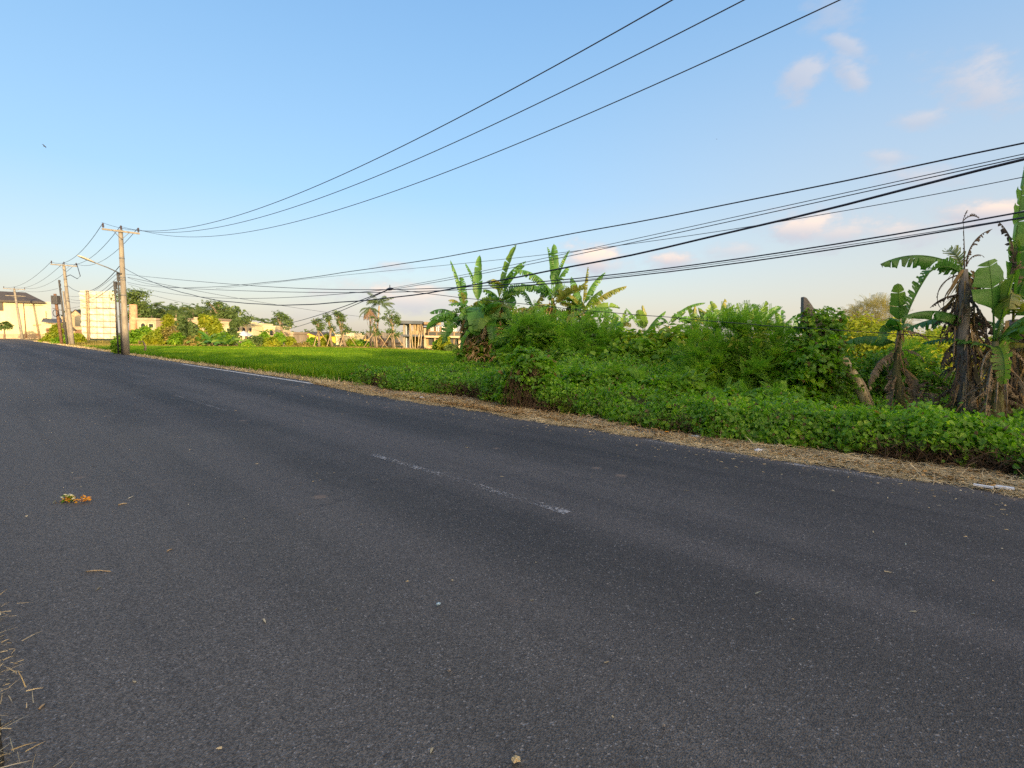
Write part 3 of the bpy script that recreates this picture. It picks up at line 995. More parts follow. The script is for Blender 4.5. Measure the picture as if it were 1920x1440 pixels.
def concrete_pole(name, base, top, label, r0, r1, arms, group, bands=()):
    """arms: (distance from the top, half length, insulators); arms stand across the road"""
    base, top = Vector(base), Vector(top)
    t = thing(name, base, label, 'utility pole', group)
    ax = (top - base).normalized()
    mb = MB()
    k = 7
    mb.tube([base.lerp(top, i / k) for i in range(k + 1)], [r0 + (r1 - r0) * i / k for i in range(k + 1)], 12)
    mb.build('shaft', 'concrete', t, True)
    for dz, half, ins in arms:
        c = top - ax * dz + Vector((0, -.0, 0))
        off = DV * -(r1 + .05)
        arm = MB()
        arm.box(c + off, NV * half, DV * .045, (0, 0, .055))
        arm.build('crossarm', 'concrete', t)
        br = MB()
        for sg in (-1, 1):
            br.tube([c + off * 1.2 + NV * sg * half * .45, c + off * 1.1 - Vector((0, 0, .55))], .018, 5)
        br.build('brace', 'steel', t)
        for q in ins:
            im = MB()
            im.tube([c + off + NV * q, c + off + NV * q + Vector((0, 0, .14))], .02, 6)
            insulator(im, c + off + NV * q + Vector((0, 0, .12)))
            im.build('insulator', 'porcelain', t, True)
    for dz in bands:
        b = MB()
        c = top - ax * dz
        rr = r1 + (r0 - r1) * dz / (top - base).length
        b.tube([c - ax * .05, c + ax * .05], rr + .012, 12)
        b.build('band', 'steel', t, True)
    return t


def slim_post(name, base, top, label, r, mat, group=None, extra=None):
    t = thing(name, base, label, 'post', group)
    mb = MB()
    mb.tube([base, Vector(base).lerp(Vector(top), .5), top], [r, r * .95, r * .85], 8)
    mb.build('shaft', mat, t, True)
    if extra:
        extra(t, Vector(base), Vector(top))
    return t


PG = 'concrete utility poles along the road'
p1b, p1t = ground(237, 665), at(226, 431, 37.0)
pole1 = concrete_pole('utility_pole', p1b, p1t, 'concrete pole carrying a street lamp at the edge of the paddy', .21, .13,
                      [(.12, 1.05, (-.98, 0, .98))], PG, (1.9, 3.2, 3.35, 4.4))
# street lamp on an arm over the road
lt = thing('street_lamp', at(222, 514, 36.9), 'pale street lamp on a long arm reaching over the road from the nearest pole', 'street lamp')
a0, a1 = at(226, 513, 36.8), at(176, 492, 35.4)
mb = MB()
mb.tube([a0, a0.lerp(a1, .5) + Vector((0, 0, .04)), a1], .035, 7)
mb.build('arm', 'steel', lt, True)
dl = (a1 - a0).normalized()
mb = MB()
h0 = a1 + dl * .05
sdv = dl.cross(Vector((0, 0, 1))).normalized()
upv = sdv.cross(dl)
sec = [(-.12, .05, .04), (.0, .10, .07), (.25, .15, .09), (.6, .16, .09), (.82, .11, .06), (.9, .04, .03)]
vs, fs = [], []
for (u, hw, hh) in sec:
    for k in range(10):
        a = 2 * math.pi * k / 10
        vs.append(h0 + dl * u + sdv * math.cos(a) * hw + upv * (math.sin(a) * hh if math.sin(a) > 0 else math.sin(a) * hh * .45))
for i in range(len(sec) - 1):
    for k in range(10):
        fs.append((i * 10 + k, i * 10 + (k + 1) % 10, i * 10 + 10 + (k + 1) % 10, i * 10 + 10 + k))
fs += [tuple(range(10))[::-1], tuple(50 + k for k in range(10))]
mb.add(vs, fs)
mb.build('lamp_head', 'lamp', lt, True)
mb = MB()
mb.tube([a0 - dl * .06, a0 + dl * .06], .06, 8)
mb.build('bracket', 'dark_steel', lt, True)


def telecom_kit(t, b, tp):
    for i, z in enumerate((.08, .3, .55)):
        m_ = MB()
        c = tp.lerp(b, z * .25)
        m_.box(c + Vector((.07, -.05, 0)), (.10, 0, 0), (0, .05, 0), (0, 0, .11 + .05 * (i == 1)))
        m_.build('junction_box', 'dark_steel', t)
    m_ = MB()
    m_.tube([tp + Vector((-.12, 0, -.2)), tp + Vector((.16, 0, -.2))], .02, 6)
    m_.build('hook_bar', 'steel', t)


slim_post('telecom_post', ground(222, 664), at(215, 528, 37.4), 'dark steel telecom post touching the lamp-bearing pole, shorter of its pair', .055, 'dark_steel', None, telecom_kit)
slim_post('telecom_post', ground(229, 665), at(221, 511, 37.15), 'dark steel telecom post touching the lamp-bearing pole, taller of its pair', .05, 'dark_steel', None, telecom_kit)

# the next pole towards the camera, beyond the right edge of the picture, ends the spans
concrete_pole('utility_pole', rw(-12, 8.2), rw(-12, 8.2, 8.95), 'concrete pole at the near end of the long cables', .21, .13,
              [(.12, 1.05, (-.98, 0, .98))], PG, (1.9, 3.2))
p2b, p2t = at(136, 647, 60), at(119.5, 496, 60)
pole2 = concrete_pole('utility_pole', p2b, p2t, 'leaning concrete pole with one crossarm left of the white billboard', .21, .13,
                      [(.1, 1.15, (-1.05, 0, 1.05))], PG, (1.6, 2.4, 4.0))
p3b, p3t = at(42, 636, 99), at(26.5, 541, 99)
pole3 = concrete_pole('utility_pole', p3b, p3t, 'leaning concrete pole with two crossarms before the pale yellow building', .24, .15,
                      [(.1, 1.5, (-1.4, 0, 1.4)), (1.35, 1.35, ())], PG, (2.4, 3.4))


def transformer(t, b, tp):
    m_ = MB()
    c = tp.lerp(b, .12)
    m_.box(c, (.35, 0, 0), (0, .28, 0), (0, 0, .5))
    m_.build('transformer_box', 'dark_steel', t, False, .03)
    m_ = MB()
    m_.tube([tp.lerp(b, .3) + Vector((-.5, 0, .1)), tp.lerp(b, .32) + Vector((.5, 0, 0))], .05, 6)
    m_.build('crossbar', 'steel', t)
    m_ = MB()
    for k in range(14):
        a = 2 * math.pi * k / 13
        m_.v.append(Vector((0, 0, 0)))
    m_.v = []
    ring = [tp.lerp(b, .38) + Vector((math.cos(2 * math.pi * k / 13) * .3, -.3, math.sin(2 * math.pi * k / 13) * .38)) for k in range(14)]
    m_.tube(ring, .04, 5, False)
    m_.build('cable_coil', 'cable', t)


slim_post('service_post', at(116, 646, 63), at(103, 551, 63), 'thick short leaning post with a dark transformer box', .17, 'rust', None, transformer)
slim_post('service_post', at(126, 647, 61.5), at(110.5, 525, 61.5), 'thin dark leaning post between the boxed post and the leaning concrete pole', .10, 'dark_steel', None, telecom_kit)
slim_post('service_post', at(131, 646, 63.5), at(119, 546, 63.5), 'pale bare leaning post just behind the leaning concrete pole', .12, 'concrete')
slim_post('service_post', at(49.5, 634, 98), at(43.5, 562, 98), 'thin rusty post beside the two-armed pole at the pale yellow building', .09, 'rust', None, telecom_kit)


def sign_bar(t, b, tp):
    m_ = MB()
    m_.box(tp - Vector((0, .06, .35)), (.75, 0, .04), (0, .03, 0), (0, 0, .09))
    m_.build('crossbar', 'wood', t)
    m_ = MB()
    m_.box(tp - Vector((0, .07, 2.1)), (.28, 0, 0), (0, .03, 0), (0, 0, .2))
    m_.build('plate', 'rust', t)


slim_post('sign_post', at(73, 637, 99), at(70, 606, 99), 'small cross-shaped wooden post before the pale yellow building', .07, 'wood', None, sign_bar)


def cable(label, pts, r, group=None, name='overhead_cable', cat='cable', wob=0.0, seed=1):
    mb = MB()
    if wob:
        rg = random.Random(seed)
        ph = rg.random() * 6
        pts = [p + Vector((0, 0, wob * (math.sin(i * .55 + ph) + .6 * math.sin(i * 1.37 + ph)))) for i, p in enumerate(pts)]
    mb.tube(pts, r, 6)
    o = mb.build(name, 'cable', None, True)
    return tag(o, label, cat, group)


def on_plane(x, y, w_):
    d = ray(x, y)
    return Vector((0, 0, EYE)) + d * (w_ / d.dot(NV))


def road_span(w_, px, deg=3, s_end=-12.0, z_end=None, s_beg=None, n=90):
    """points of a hanging cable: fitted to where it crosses the photo, in the upright plane at offset w_"""
    q = [on_plane(x, y, w_) for x, y in px]
    s = [p.dot(DV) for p in q]
    z = [p.z for p in q]
    if z_end is not None:
        s, z = s + [s_end, s_end], z + [z_end, z_end]
    co = np.polyfit(s, z, deg)
    s0 = max(s) if s_beg is None else s_beg
    return [rw(t, w_, float(np.polyval(co, t))) for t in np.linspace(s0, s_end, n)]


POWER = [
    ('uppermost power line, from the outer insulator over the road', 7.2, [(191, 417), (252, 431), (295, 433), (355, 427), (420, 411), (492, 389), (567, 360), (600, 345), (933, 182), (1261, 0)]),
    ('middle power line, from the centre insulator of the lamp-bearing pole', 8.2, [(225, 424), (275, 434), (330, 436), (395, 430), (480, 405), (555, 387), (637, 362), (933, 229), (1394, 0)]),
    ('third power line down, from the insulator nearest the paddy', 9.1, [(257, 430), (290, 437), (330, 443), (375, 445), (430, 441), (505, 426), (580, 407), (660, 387), (933, 285), (1574, 0)])]
for lab, w_, px in POWER:
    cable(lab, road_span(w_, px, 3), .0105, 'power lines', 'power_line', 'power line')
cable('highest of the low cables, alone above the banana crowns', road_span(8.2, [(238, 529), (320, 539.5), (405, 537), (467, 532.5), (600, 518.8), (660, 510), (808, 484), (938, 462), (1100, 434), (1263, 403.7), (1479, 360.6), (1766, 300.7), (1920, 269.6)], 4), .0095, 'low cables', wob=.006)
cable('thickest black cable bundle, sagging lowest beside the first pole', road_span(8.0, [(232, 502), (275, 525), (320, 541), (395, 560), (480, 570), (580, 571), (647, 567), (730, 560), (834, 544), (1017, 510), (1144, 483), (1307, 449), (1455, 416), (1565, 389), (1695, 358), (1814, 324.7), (1920, 304)], 4), .015, 'low cables', wob=.010, seed=3)
cable('upper of the two black cables that run lowest at the banana plants', road_span(8.25, [(237, 514), (275, 519), (430, 532), (600, 541), (704, 544), (782, 544), (938, 536), (1000, 528), (1134, 514), (1307, 495), (1479, 471), (1623, 447), (1810, 416), (1920, 401)], 4), .0095, 'low cables')
cable('lower of the two black cables that run lowest at the banana plants', road_span(8.25, [(239, 520), (340, 539), (405, 545), (550, 547), (655, 546), (860, 546), (1000, 537), (1134, 522.6), (1307, 502), (1479, 478), (1623, 455), (1810, 428), (1920, 411)], 4), .009, 'low cables')
cable('thin cable tight between the lowest pair of black cables', road_span(8.27, [(655, 547.5), (860, 543.5), (1134, 520), (1307, 500), (1479, 476), (1623, 452.5), (1810, 424.5), (1920, 408)], 3), .004, 'low cables')
cable('thin cable that dips below the lowest pair and ends at the splice', road_span(8.2, [(240, 532), (265, 540), (330, 551), (405, 559), (505, 559), (600, 554), (678, 547), (730, 543)], 3, s_end=12.45), .008, 'low cables')
cable('fine grey wire running close under the topmost low cable', road_span(8.22, [(405, 541), (467, 535), (600, 521), (808, 500), (938, 485), (1100, 468), (1211, 455), (1316, 441), (1479, 411), (1695, 372.6), (1903, 337)], 4), .0045, 'low cables')
cable('upper of the two thin wires just above the thick bundle', road_span(8.12, [(730, 541), (860, 517), (990, 490), (1100, 467), (1211, 446), (1479, 383), (1695, 335), (1838, 309)], 3, s_end=-12), .005, 'low cables')
cable('lower of the two thin wires just above the thick bundle', road_span(8.12, [(730, 543), (860, 522), (990, 495), (1100, 472), (1211, 452), (1479, 390), (1695, 343), (1838, 313)], 3, s_end=-12), .006, 'low cables')


def hang(a, b, sag, n=24):
    return [Vector(a).lerp(Vector(b), i / n) - Vector((0, 0, sag * 4 * (i / n) * (1 - i / n))) for i in range(n + 1)]


coil = on_plane(731, 542, 8.12)
far_l = at(455, 600, 72)
cable('pair of cables from the splice towards the far beige houses, upper strand', hang(coil, far_l, .9), .013, 'cables to the houses')
cable('pair of cables from the splice towards the far beige houses, lower strand', hang(coil, far_l + Vector((0, 0, -.4)), 1.15), .011, 'cables to the houses')
cable('drop cable crossing the picture down to the unfinished villa', hang(at(240, 520, 36.9), at(742, 600, 66), .35), .014, 'cables to the houses')
cable('faint drop cable from the first pole to the cream houses', hang(at(240, 541, 36.9), at(470, 585, 78), .4), .012, 'cables to the houses')
cable('low cable slanting across the bananas and the feathery bush', hang(coil, at(1785, 633, 10.4), .10, 40), .0075, None, wob=.006, seed=8)
sp = thing('cable_splice', coil, 'small black cable splice where strands meet above the field', 'cable splice')
mb = MB()
mb.tube([coil + DV * .16, coil + DV * .05, coil - DV * .05, coil - DV * .16], [.015, .04, .04, .015], 8)
mb.build('sleeve', 'cable', sp, True)
mb = MB()
mb.tube([coil, coil + Vector((0, 0, .11))], [.016, .010], 6)
mb.build('tie', 'cable', sp)
# spans beyond the first pole
top1 = [p1t + NV * q + Vector((0, 0, .25)) for q in (-.98, 0, .98)]
top2 = [p2t + NV * q + Vector((0, 0, .2)) for q in (-1.05, 0, 1.05)]
top3 = [p3t + NV * q + Vector((0, 0, .2)) for q in (-1.4, 0, 1.4)]
for a, b, lab in zip(top1, top2, ('outer', 'middle', 'inner')):
    cable(lab + ' power line sagging from the lamp-bearing pole to the leaning pole', hang(a, b, 1.05), .0155, 'power lines', 'power_line', 'power line')
for a, b, lab in zip(top2, top3, ('outer', 'middle', 'inner')):
    cable(lab + ' power line from the leaning pole to the two-armed pole', hang(a, b, 1.0), .018, 'far power lines', 'power_line', 'power line')
q1, q2 = at(224, 499, 37), at(128, 536, 60)
cable('black bundle sagging from the first pole to the leaning pole above the billboard', hang(q1, q2, 1.15), .022, 'low cables beyond the first pole')
for i, (y1, y2, sg) in enumerate([(514, 553, .7), (522, 556, .9), (530, 562, .8), (531, 578, .5)]):
    cable(('uppermost', 'second', 'third', 'lowest')[i] + ' of the four grey cables between the telecom posts and the leaning posts',
          hang(at(218, y1, 37.2), at(122, y2, 61.5), sg), .012, 'low cables beyond the first pole')
cable('long grey cable between the thin leaning post and the two-armed pole', hang(at(108, 541, 61.5), at(45, 545, 98), .3), .016, 'low cables beyond the first pole')
cable('grey cable leaving the two-armed pole out of the picture', hang(at(45, 546, 98), at(-60, 548, 140), .5), .02, 'low cables beyond the first pole')
cable('cable crossing in front of the billboard sheet', hang(at(150, 570, 60), at(216, 578, 37.5), .12), .013, 'low cables beyond the first pole')
mb = MB()
c0 = p2t - Vector((0, 0, 1.4))
mb.tube([c0, c0 + Vector((.9, -.3, .25)), c0 + Vector((1.9, -.6, -.2)), c0 + Vector((2.25, -.6, .1)), top2[2] + Vector((.1, 0, 0))], .035, 6)
o = mb.build('jumper_cable', 'cable', None, True)
tag(o, 'looping black jumper cable under the crossarm of the leaning pole', 'cable')

# ------------------------------------------------------------------ billboard of wrinkled white sheet
bb = thing('billboard', at(186, 637, 105), 'tall white billboard of wrinkled sheet on a bamboo frame', 'billboard')
x0, x1 = at(154, 590, 105).x, at(219, 590, 105).x
zb, zt = at(186, 635, 105).z, at(186, 546, 105).z
ys = 105.0
NX, NZ = 70, 90
vv = []
rgb = random.Random(4)
rowsz = [0, .11, .23, .36, .5, .63, .77, .9, 1.0]
for j in range(NZ + 1):
    for i in range(NX + 1):
        u, v = i / NX, j / NZ
        sag = 0
        for k in range(len(rowsz) - 1):
            if rowsz[k] <= v <= rowsz[k + 1]:
                f = (v - rowsz[k]) / (rowsz[k + 1] - rowsz[k])
                ph = (u * 3.0 + .23 * k) % 1.0
                amp = .16 + .14 * ((k * 7) % 3) / 2
                sag = 1.5 * amp * math.sin(math.pi * f) ** .8 * (math.sin(math.pi * ph) ** .7) * (1 - .75 * f)
                sag += .06 * math.sin(9 * ph + 6 * f) * math.sin(math.pi * f)
        vv.append(Vector((x0 + (x1 - x0) * u, ys - sag - .2 * (1 - u), zb + (zt - zb) * v + (.12 * math.sin(u * 9) if j == NZ else 0))))
ff = [(j * (NX + 1) + i, j * (NX + 1) + i + 1, (j + 1) * (NX + 1) + i + 1, (j + 1) * (NX + 1) + i) for j in range(NZ) for i in range(NX)]
mb = MB()
mb.add(vv, ff)
mb.build('sheet', 'tarp', bb, True)
for px in (164, 167.5, 219):
    mb = MB()
    p = at(px, 640, 104.3)
    mb.tube([(p.x, 104.3, -.1), (at(px - 3, 546, 104.3).x, 104.3, zt + .1)], .11, 7)
    mb.build('post', 'bamboo' if px < 200 else 'dark_steel', bb, True)
for py in (556, 566, 577, 589, 601, 612, 624):  # dark bars, most added for the shadow rows between the sheet's bulges
    mb = MB()
    mb.tube([at(155, py, 104.45), at(219, py + 2, 104.45)], .035, 6)
    mb.build('crossbar', 'wood', bb)
for px in (180, 192, 205):
    mb = MB()
    mb.tube([at(px + 2, 635, 104.45), at(px, 546, 104.45)], .022, 5)
    mb.build('tie_rope', 'wood', bb)

# ================================================================== banana plants
def leaf_geom(base, az, el, L, W, bend, tear=.4, hang=.5, roll=0.0, pet=.14, rng=random, raggy=.0, strips=22, curl=0.0):
    """one banana leaf: petiole and midrib bending over, lamina torn into strips that hang to either side.
    az: heading in the ground plane (0 = +x, 90 = away from the camera), el: rise at the base, bend: how far the tip turns down"""
    mb = MB()
    n = strips
    pts, tans = [], []
    p = Vector(base)
    for i in range(n + 1):
        t = i / n
        e = el - bend * t ** 1.25
        a = az + curl * t
        d = Vector((math.cos(a) * math.cos(e), math.sin(a) * math.cos(e), math.sin(e)))
        pts.append(p.copy())
        tans.append(d)
        p = p + d * (L / n)
    mb.tube(pts, [max(.004, .016 * L ** .5 * (1 - .85 * i / n)) for i in range(n + 1)], 5)
    hpl = Vector((-math.sin(az), math.cos(az), 0))
    i0 = max(1, int(n * pet))

    def width(t):
        u = min(1, max(0, (t - pet) / (1 - pet)))
        return W * min(1, (u / .16) ** .6 if u > 0 else 0) * max(0.0, 1 - u ** 3.4) ** .55

    for sg in (-1, 1):
        i = i0
        while i < n:
            k = 1
            while i + k < n and k < 7 and rng.random() > tear:
                k += 1
            j = min(n, i + k)
            hg = hang * (.6 + .8 * rng.random()) + (.35 * rng.random() if tear > .3 else 0)
            full = 1.0 - raggy * rng.random()
            gap = .10 + .25 * tear * rng.random() + (.45 * rng.random() if tear > .5 else 0)
            vs = []
            for q in range(i, j + 1):
                t = tans[q]
                sd = (hpl - t * hpl.dot(t)).normalized()
                upv = sd.cross(t).normalized()
                if upv.z < 0 and abs(roll) < .1:
                    upv = -upv
                if roll:
                    rot = Quaternion(t, roll)
                    sd, upv = rot @ sd, rot @ upv
                wd = width(q / n) * full
                f = (q - i) / max(1, j - i) - .5
                inner = pts[q]
                sweep = t * (wd * .22 - f * gap * (L / n) * (j - i) * .9)
                c1, s1 = math.cos(hg * .55), math.sin(hg * .55)
                c2, s2 = math.cos(hg * 1.25), math.sin(hg * 1.25)
                midp = inner + (sd * sg * c1 - upv * s1) * wd * .5 + sweep * .5
                outp = midp + (sd * sg * c2 - upv * s2) * wd * .5 + sweep * .6
                outp = outp + Vector((rng.uniform(-1, 1), rng.uniform(-1, 1), rng.uniform(-1, 1))) * wd * .07
                if hg > .7:
                    outp.z -= wd * .12
                vs += [inner, midp, outp]
            fs = []
            for q in range(j - i):
                a = q * 3
                fs += [(a, a + 1, a + 4, a + 3), (a + 1, a + 2, a + 5, a + 4)]
            mb.add(vs, fs)
            i = j
    return mb


def leaf_px(b, t, Y, W, bend, dY=0.0, **kw):
    """a leaf from pixel b to pixel t at depth Y; its tip dY further away"""
    p0, p1 = at(*b, Y), at(*t, Y + dY)
    ch = p1 - p0
    az = math.atan2(ch.y, ch.x)
    e = math.asin(max(-1, min(1, ch.z / ch.length)))
    L = ch.length * (1 + bend * bend / 26)
    return dict(base=p0, az=az, el=e + bend * .47, L=L, W=W, bend=bend, **kw)


def banana(label, base, crown, r, leaf_specs, lean_mid=None, group='banana plants', seed=1, skirt=0, skirt_len=1.1, stem='pseudostem', skirt_mat='banana_dry', extra=None, shreds=0, shred_mat='litter'):
    base, crown = Vector(base), Vector(crown)
    rg = random.Random(seed)
    t = thing('banana_plant', base, label, 'banana plant', group)
    mid = base.lerp(crown, .5) + (Vector(lean_mid) if lean_mid else Vector((rg.uniform(-.1, .1), 0, 0)))
    cur = [base - Vector((0, 0, .1)), base.lerp(mid, .5) + Vector((0, 0, 0)), mid, mid.lerp(crown, .55), crown]
    mb = MB()
    mb.tube(cur, [r * 1.25, r * 1.08, r * .95, r * .8, r * .45], 10)
    mb.build('pseudostem', stem, t, True)
    leaf_specs = list(leaf_specs)
    if extra:
        n_, L_, W_, mats_ = extra
        leaf_specs += crown_leaves(crown - Vector((0, 0, .1)), n_, L_, W_, rg, (-.3, 1.1), (.9, 2.0), .75, mats_)
    for sp_ in leaf_specs:
        sp_ = dict(sp_)
        m = sp_.pop('mat', 'banana')
        lf = leaf_geom(rng=rg, **sp_)
        lf.build('leaf' if 'dry' not in m else 'dead_leaf', m, t, True)
    if shreds:
        rn = np.random.default_rng(seed)
        f = rn.random(shreds) ** .8
        a_ = rn.random(shreds) * 6.283
        b3, c3 = np.array(base), np.array(crown)
        rr = r * (.75 + .8 * rn.random(shreds) ** 2)
        P = b3 + (c3 - b3) * f[:, None] + np.stack([np.cos(a_) * rr, np.sin(a_) * rr, np.zeros(shreds)], 1)
        A = np.stack([np.cos(a_) * .35, np.sin(a_) * .35, -np.ones(shreds)], 1) + rn.normal(size=(shreds, 3)) * .25
        L_ = np.minimum(skirt_len * (.25 + .5 * rn.random(shreds)), np.maximum(P[:, 2] * .9, .08))
        blades('dead_shreds', P, A, rn.normal(size=(shreds, 3)), L_, (.018 + .04 * rn.random(shreds)) * (1.0 if base.y < 15 else 1.8), shred_mat, t, .02)['kind'] = 'stuff'
    for i in range(skirt):
        f = rg.uniform(.25, .98)
        a = rg.uniform(0, 2 * math.pi)
        p = base.lerp(crown, f) + Vector((math.cos(a), math.sin(a), 0)) * r * .8
        L = skirt_len * rg.uniform(.6, 1.2)
        L = min(L, max(.25, p.z * .95))
        L *= .8
        lf = leaf_geom(p, a, rg.uniform(-1.2, .1), L, rg.uniform(.04, .12), rg.uniform(.5, 1.7), .8, 1.0, pet=.05, rng=rg, raggy=.8, strips=14, curl=rg.uniform(-.8, .8))
        lf.build('dead_leaf', skirt_mat, t, True)
    return t


def crown_leaves(c, n, L, W, rg, el=(.7, 1.35), bend=(.8, 1.7), tear=.45, mats=('banana',), a0=None, spread=2 * math.pi):
    out = []
    a0 = rg.uniform(0, 6.28) if a0 is None else a0
    for i in range(n):
        out.append(dict(base=Vector(c) - Vector((0, 0, .05 * i * L * .3)), az=a0 + spread * i / n + rg.uniform(-.35, .35), el=rg.uniform(*el), L=L * rg.uniform(.75, 1.1), W=W * rg.uniform(.8, 1.15),
                        bend=rg.uniform(*bend), tear=tear * rg.uniform(.6, 1.3), hang=rg.uniform(.3, .9), roll=rg.choice((0, 0, .5, -.5)), mat=rg.choice(mats)))
    return out


PXL = leaf_px
# ---- the clump left of centre, at the corner of the paddy
Y = 26.0
banana('leftmost banana of the clump by the paddy, its wide leaves drooping over the villa', ground(893, 694), at(868, 590, Y), .17,
       [PXL((868, 590), (863, 519), Y, .30, .1, 0, tear=.3, hang=.3, roll=.9), PXL((868, 586), (842, 488), Y, .20, .5, 0, tear=.7, hang=1.0),
        PXL((872, 600), (800, 622), Y, .36, 1.0, -.8, tear=.15, hang=.7, roll=.3), PXL((868, 604), (803, 592), Y, .28, 1.5, .6, tear=.8, hang=1.2),
        PXL((866, 575), (840, 565), Y, .22, 1.4, -.5, tear=.6, hang=.9, mat='banana_old'), PXL((870, 585), (905, 600), Y, .34, 1.6, -1.0, tear=.2, hang=.5),
        PXL((868, 575), (862, 550), Y, .30, .3, 0, tear=.3, hang=.5, roll=.6, mat='banana_old'), PXL((872, 600), (830, 650), Y, .30, 1.3, -.9, tear=.3, hang=.8),
        PXL((872, 594), (925, 560), Y, .30, 1.0, .8, tear=.4, hang=.6)], skirt=9, seed=11, skirt_mat='banana_dark_dry', shreds=120, extra=(10, 2.1, .30, ('banana', 'banana', 'banana_old', 'banana_lit')))
banana('banana with one tall upright rolled leaf, second from the paddy', ground(912, 692), at(897, 578, Y - .4), .15,
       [PXL((896, 578), (900, 478), Y - .4, .26, .06, 0, tear=.1, hang=.5, roll=1.2), PXL((897, 575), (870, 494), Y - .4, .18, .7, .3, tear=.8, hang=1.0),
        PXL((897, 580), (893, 640), Y - .6, .42, 2.4, -1.2, tear=.05, hang=.25, roll=.2), PXL((899, 584), (938, 560), Y - .4, .34, 1.3, -.6, tear=.2, hang=.5),
        PXL((897, 580), (860, 600), Y - .4, .3, 1.5, -1.0, tear=.4, hang=.7)], skirt=8, seed=12, skirt_mat='banana_dark_dry', shreds=120, extra=(10, 2.1, .30, ('banana', 'banana', 'banana_old', 'banana_lit')))
banana('banana with a pale dead skirt down its stem, in the middle of the clump', ground(917, 694), at(916, 596, Y - 1.2), .16,
       [PXL((916, 590), (935, 570), Y - 1.2, .40, 1.2, -1.0, tear=.1, hang=.3, mat='banana'), PXL((916, 594), (898, 628), Y - 1.4, .40, 2.2, -.8, tear=.1, hang=.3, mat='banana_lit'),
        PXL((916, 592), (945, 600), Y - 1.2, .3, 1.6, .4, tear=.3, hang=.5, mat='banana_old'), PXL((914, 600), (908, 640), Y - 1.4, .2, 1.9, -.4, tear=.6, hang=.9, mat='banana_dry'),
        PXL((916, 600), (925, 655), Y - 1.4, .2, 2.0, -.4, tear=.6, hang=.9, mat='banana_dry')], skirt=16, skirt_len=1.6, seed=13, shreds=120, extra=(10, 2.1, .30, ('banana', 'banana', 'banana_old', 'banana_lit')))
banana('tallest banana of the clump, one leaf pointing up past the cables', ground(938, 692), at(937, 560, Y), .18,
       [PXL((936, 556), (969, 459), Y, .34, .15, -.3, tear=.12, hang=.4, roll=.8, mat='banana_lit'), PXL((937, 556), (990, 492), Y, .26, 1.1, 0, tear=.6, hang=.9),
        PXL((936, 552), (918, 530), Y, .42, 2.3, -.9, tear=.3, hang=.5, mat='banana_old'), PXL((937, 566), (925, 620), Y - .4, .36, 2.4, -1.0, tear=.2, hang=.5),
        PXL((938, 560), (985, 500), Y, .42, .35, -.6, tear=.2, hang=.4, roll=.5), PXL((938, 566), (962, 580), Y, .36, 1.3, -.9, tear=.2, hang=.5, roll=.4),
        PXL((936, 562), (905, 545), Y, .30, 1.0, -.8, tear=.4, hang=.6), PXL((938, 566), (1000, 545), Y, .30, 1.4, .4, tear=.6, hang=.8)], skirt=8, seed=14, skirt_mat='banana_dark_dry', shreds=120, extra=(11, 2.1, .30, ('banana', 'banana', 'banana_old', 'banana_lit')))
banana('banana rising out of the green bush with three torn upright leaves', ground(1035, 690), at(1036, 560, 24), .16,
       [PXL((1035, 548), (1025, 463), 24, .22, .15, 0, tear=.8, hang=.8, roll=.5), PXL((1037, 548), (1038, 457), 24, .24, .05, 0, tear=.1, hang=.4, roll=1.1, mat='banana'),
        PXL((1038, 545), (1069, 469), 24, .2, .1, 0, tear=.9, hang=1.0, roll=.3), PXL((1036, 552), (962, 510), 24, .34, 1.2, -.4, tear=.85, hang=1.15),
        PXL((1036, 556), (958, 548), 24, .32, 1.3, -.7, tear=.8, hang=1.1), PXL((1037, 556), (1068, 500), 24, .26, .8, .5, tear=.5, hang=.7),
        PXL((1036, 552), (1010, 552), 24, .36, 1.8, -.8, tear=.25, hang=.5), PXL((1038, 560), (1090, 545), 24, .3, 1.2, -.6, tear=.7, hang=.9, mat='banana_old')], skirt=5, seed=15, shreds=120, extra=(11, 2.1, .30, ('banana', 'banana', 'banana_old', 'banana_lit')))
banana('rightmost banana of the clump, ragged leaves spread wide towards the low trees', ground(1095, 690), at(1094, 590, 24.5), .17,
       [PXL((1093, 580), (1138, 512), 24.5, .30, .9, 0, tear=.85, hang=1.1), PXL((1095, 584), (1177, 539), 24.5, .28, .7, 0, tear=.9, hang=1.1, mat='banana_old'),
        PXL((1093, 576), (1103, 500), 24.5, .18, .2, 0, tear=.8, hang=.9, mat='banana_old'), PXL((1092, 580), (1040, 545), 24.5, .3, 1.0, -.4, tear=.8, hang=1.0, mat='banana_old'),
        PXL((1092, 584), (1048, 572), 24.5, .26, 1.2, -.4, tear=.8, hang=1.0, mat='banana_old'), PXL((1095, 588), (1165, 600), 24.5, .26, 1.2, -.3, tear=.9, hang=1.1),
        PXL((1094, 584), (1130, 545), 24.5, .34, .8, -.7, tear=.5, hang=.7, mat='banana_lit'), PXL((1094, 592), (1150, 585), 24.5, .26, 1.2, .5, tear=.9, hang=1.1),
        PXL((1094, 584), (1070, 520), 24.5, .3, .6, .7, tear=.5, hang=.7)], skirt=5, seed=16, shreds=120, extra=(11, 2.1, .30, ('banana', 'banana', 'banana_old', 'banana_lit')))
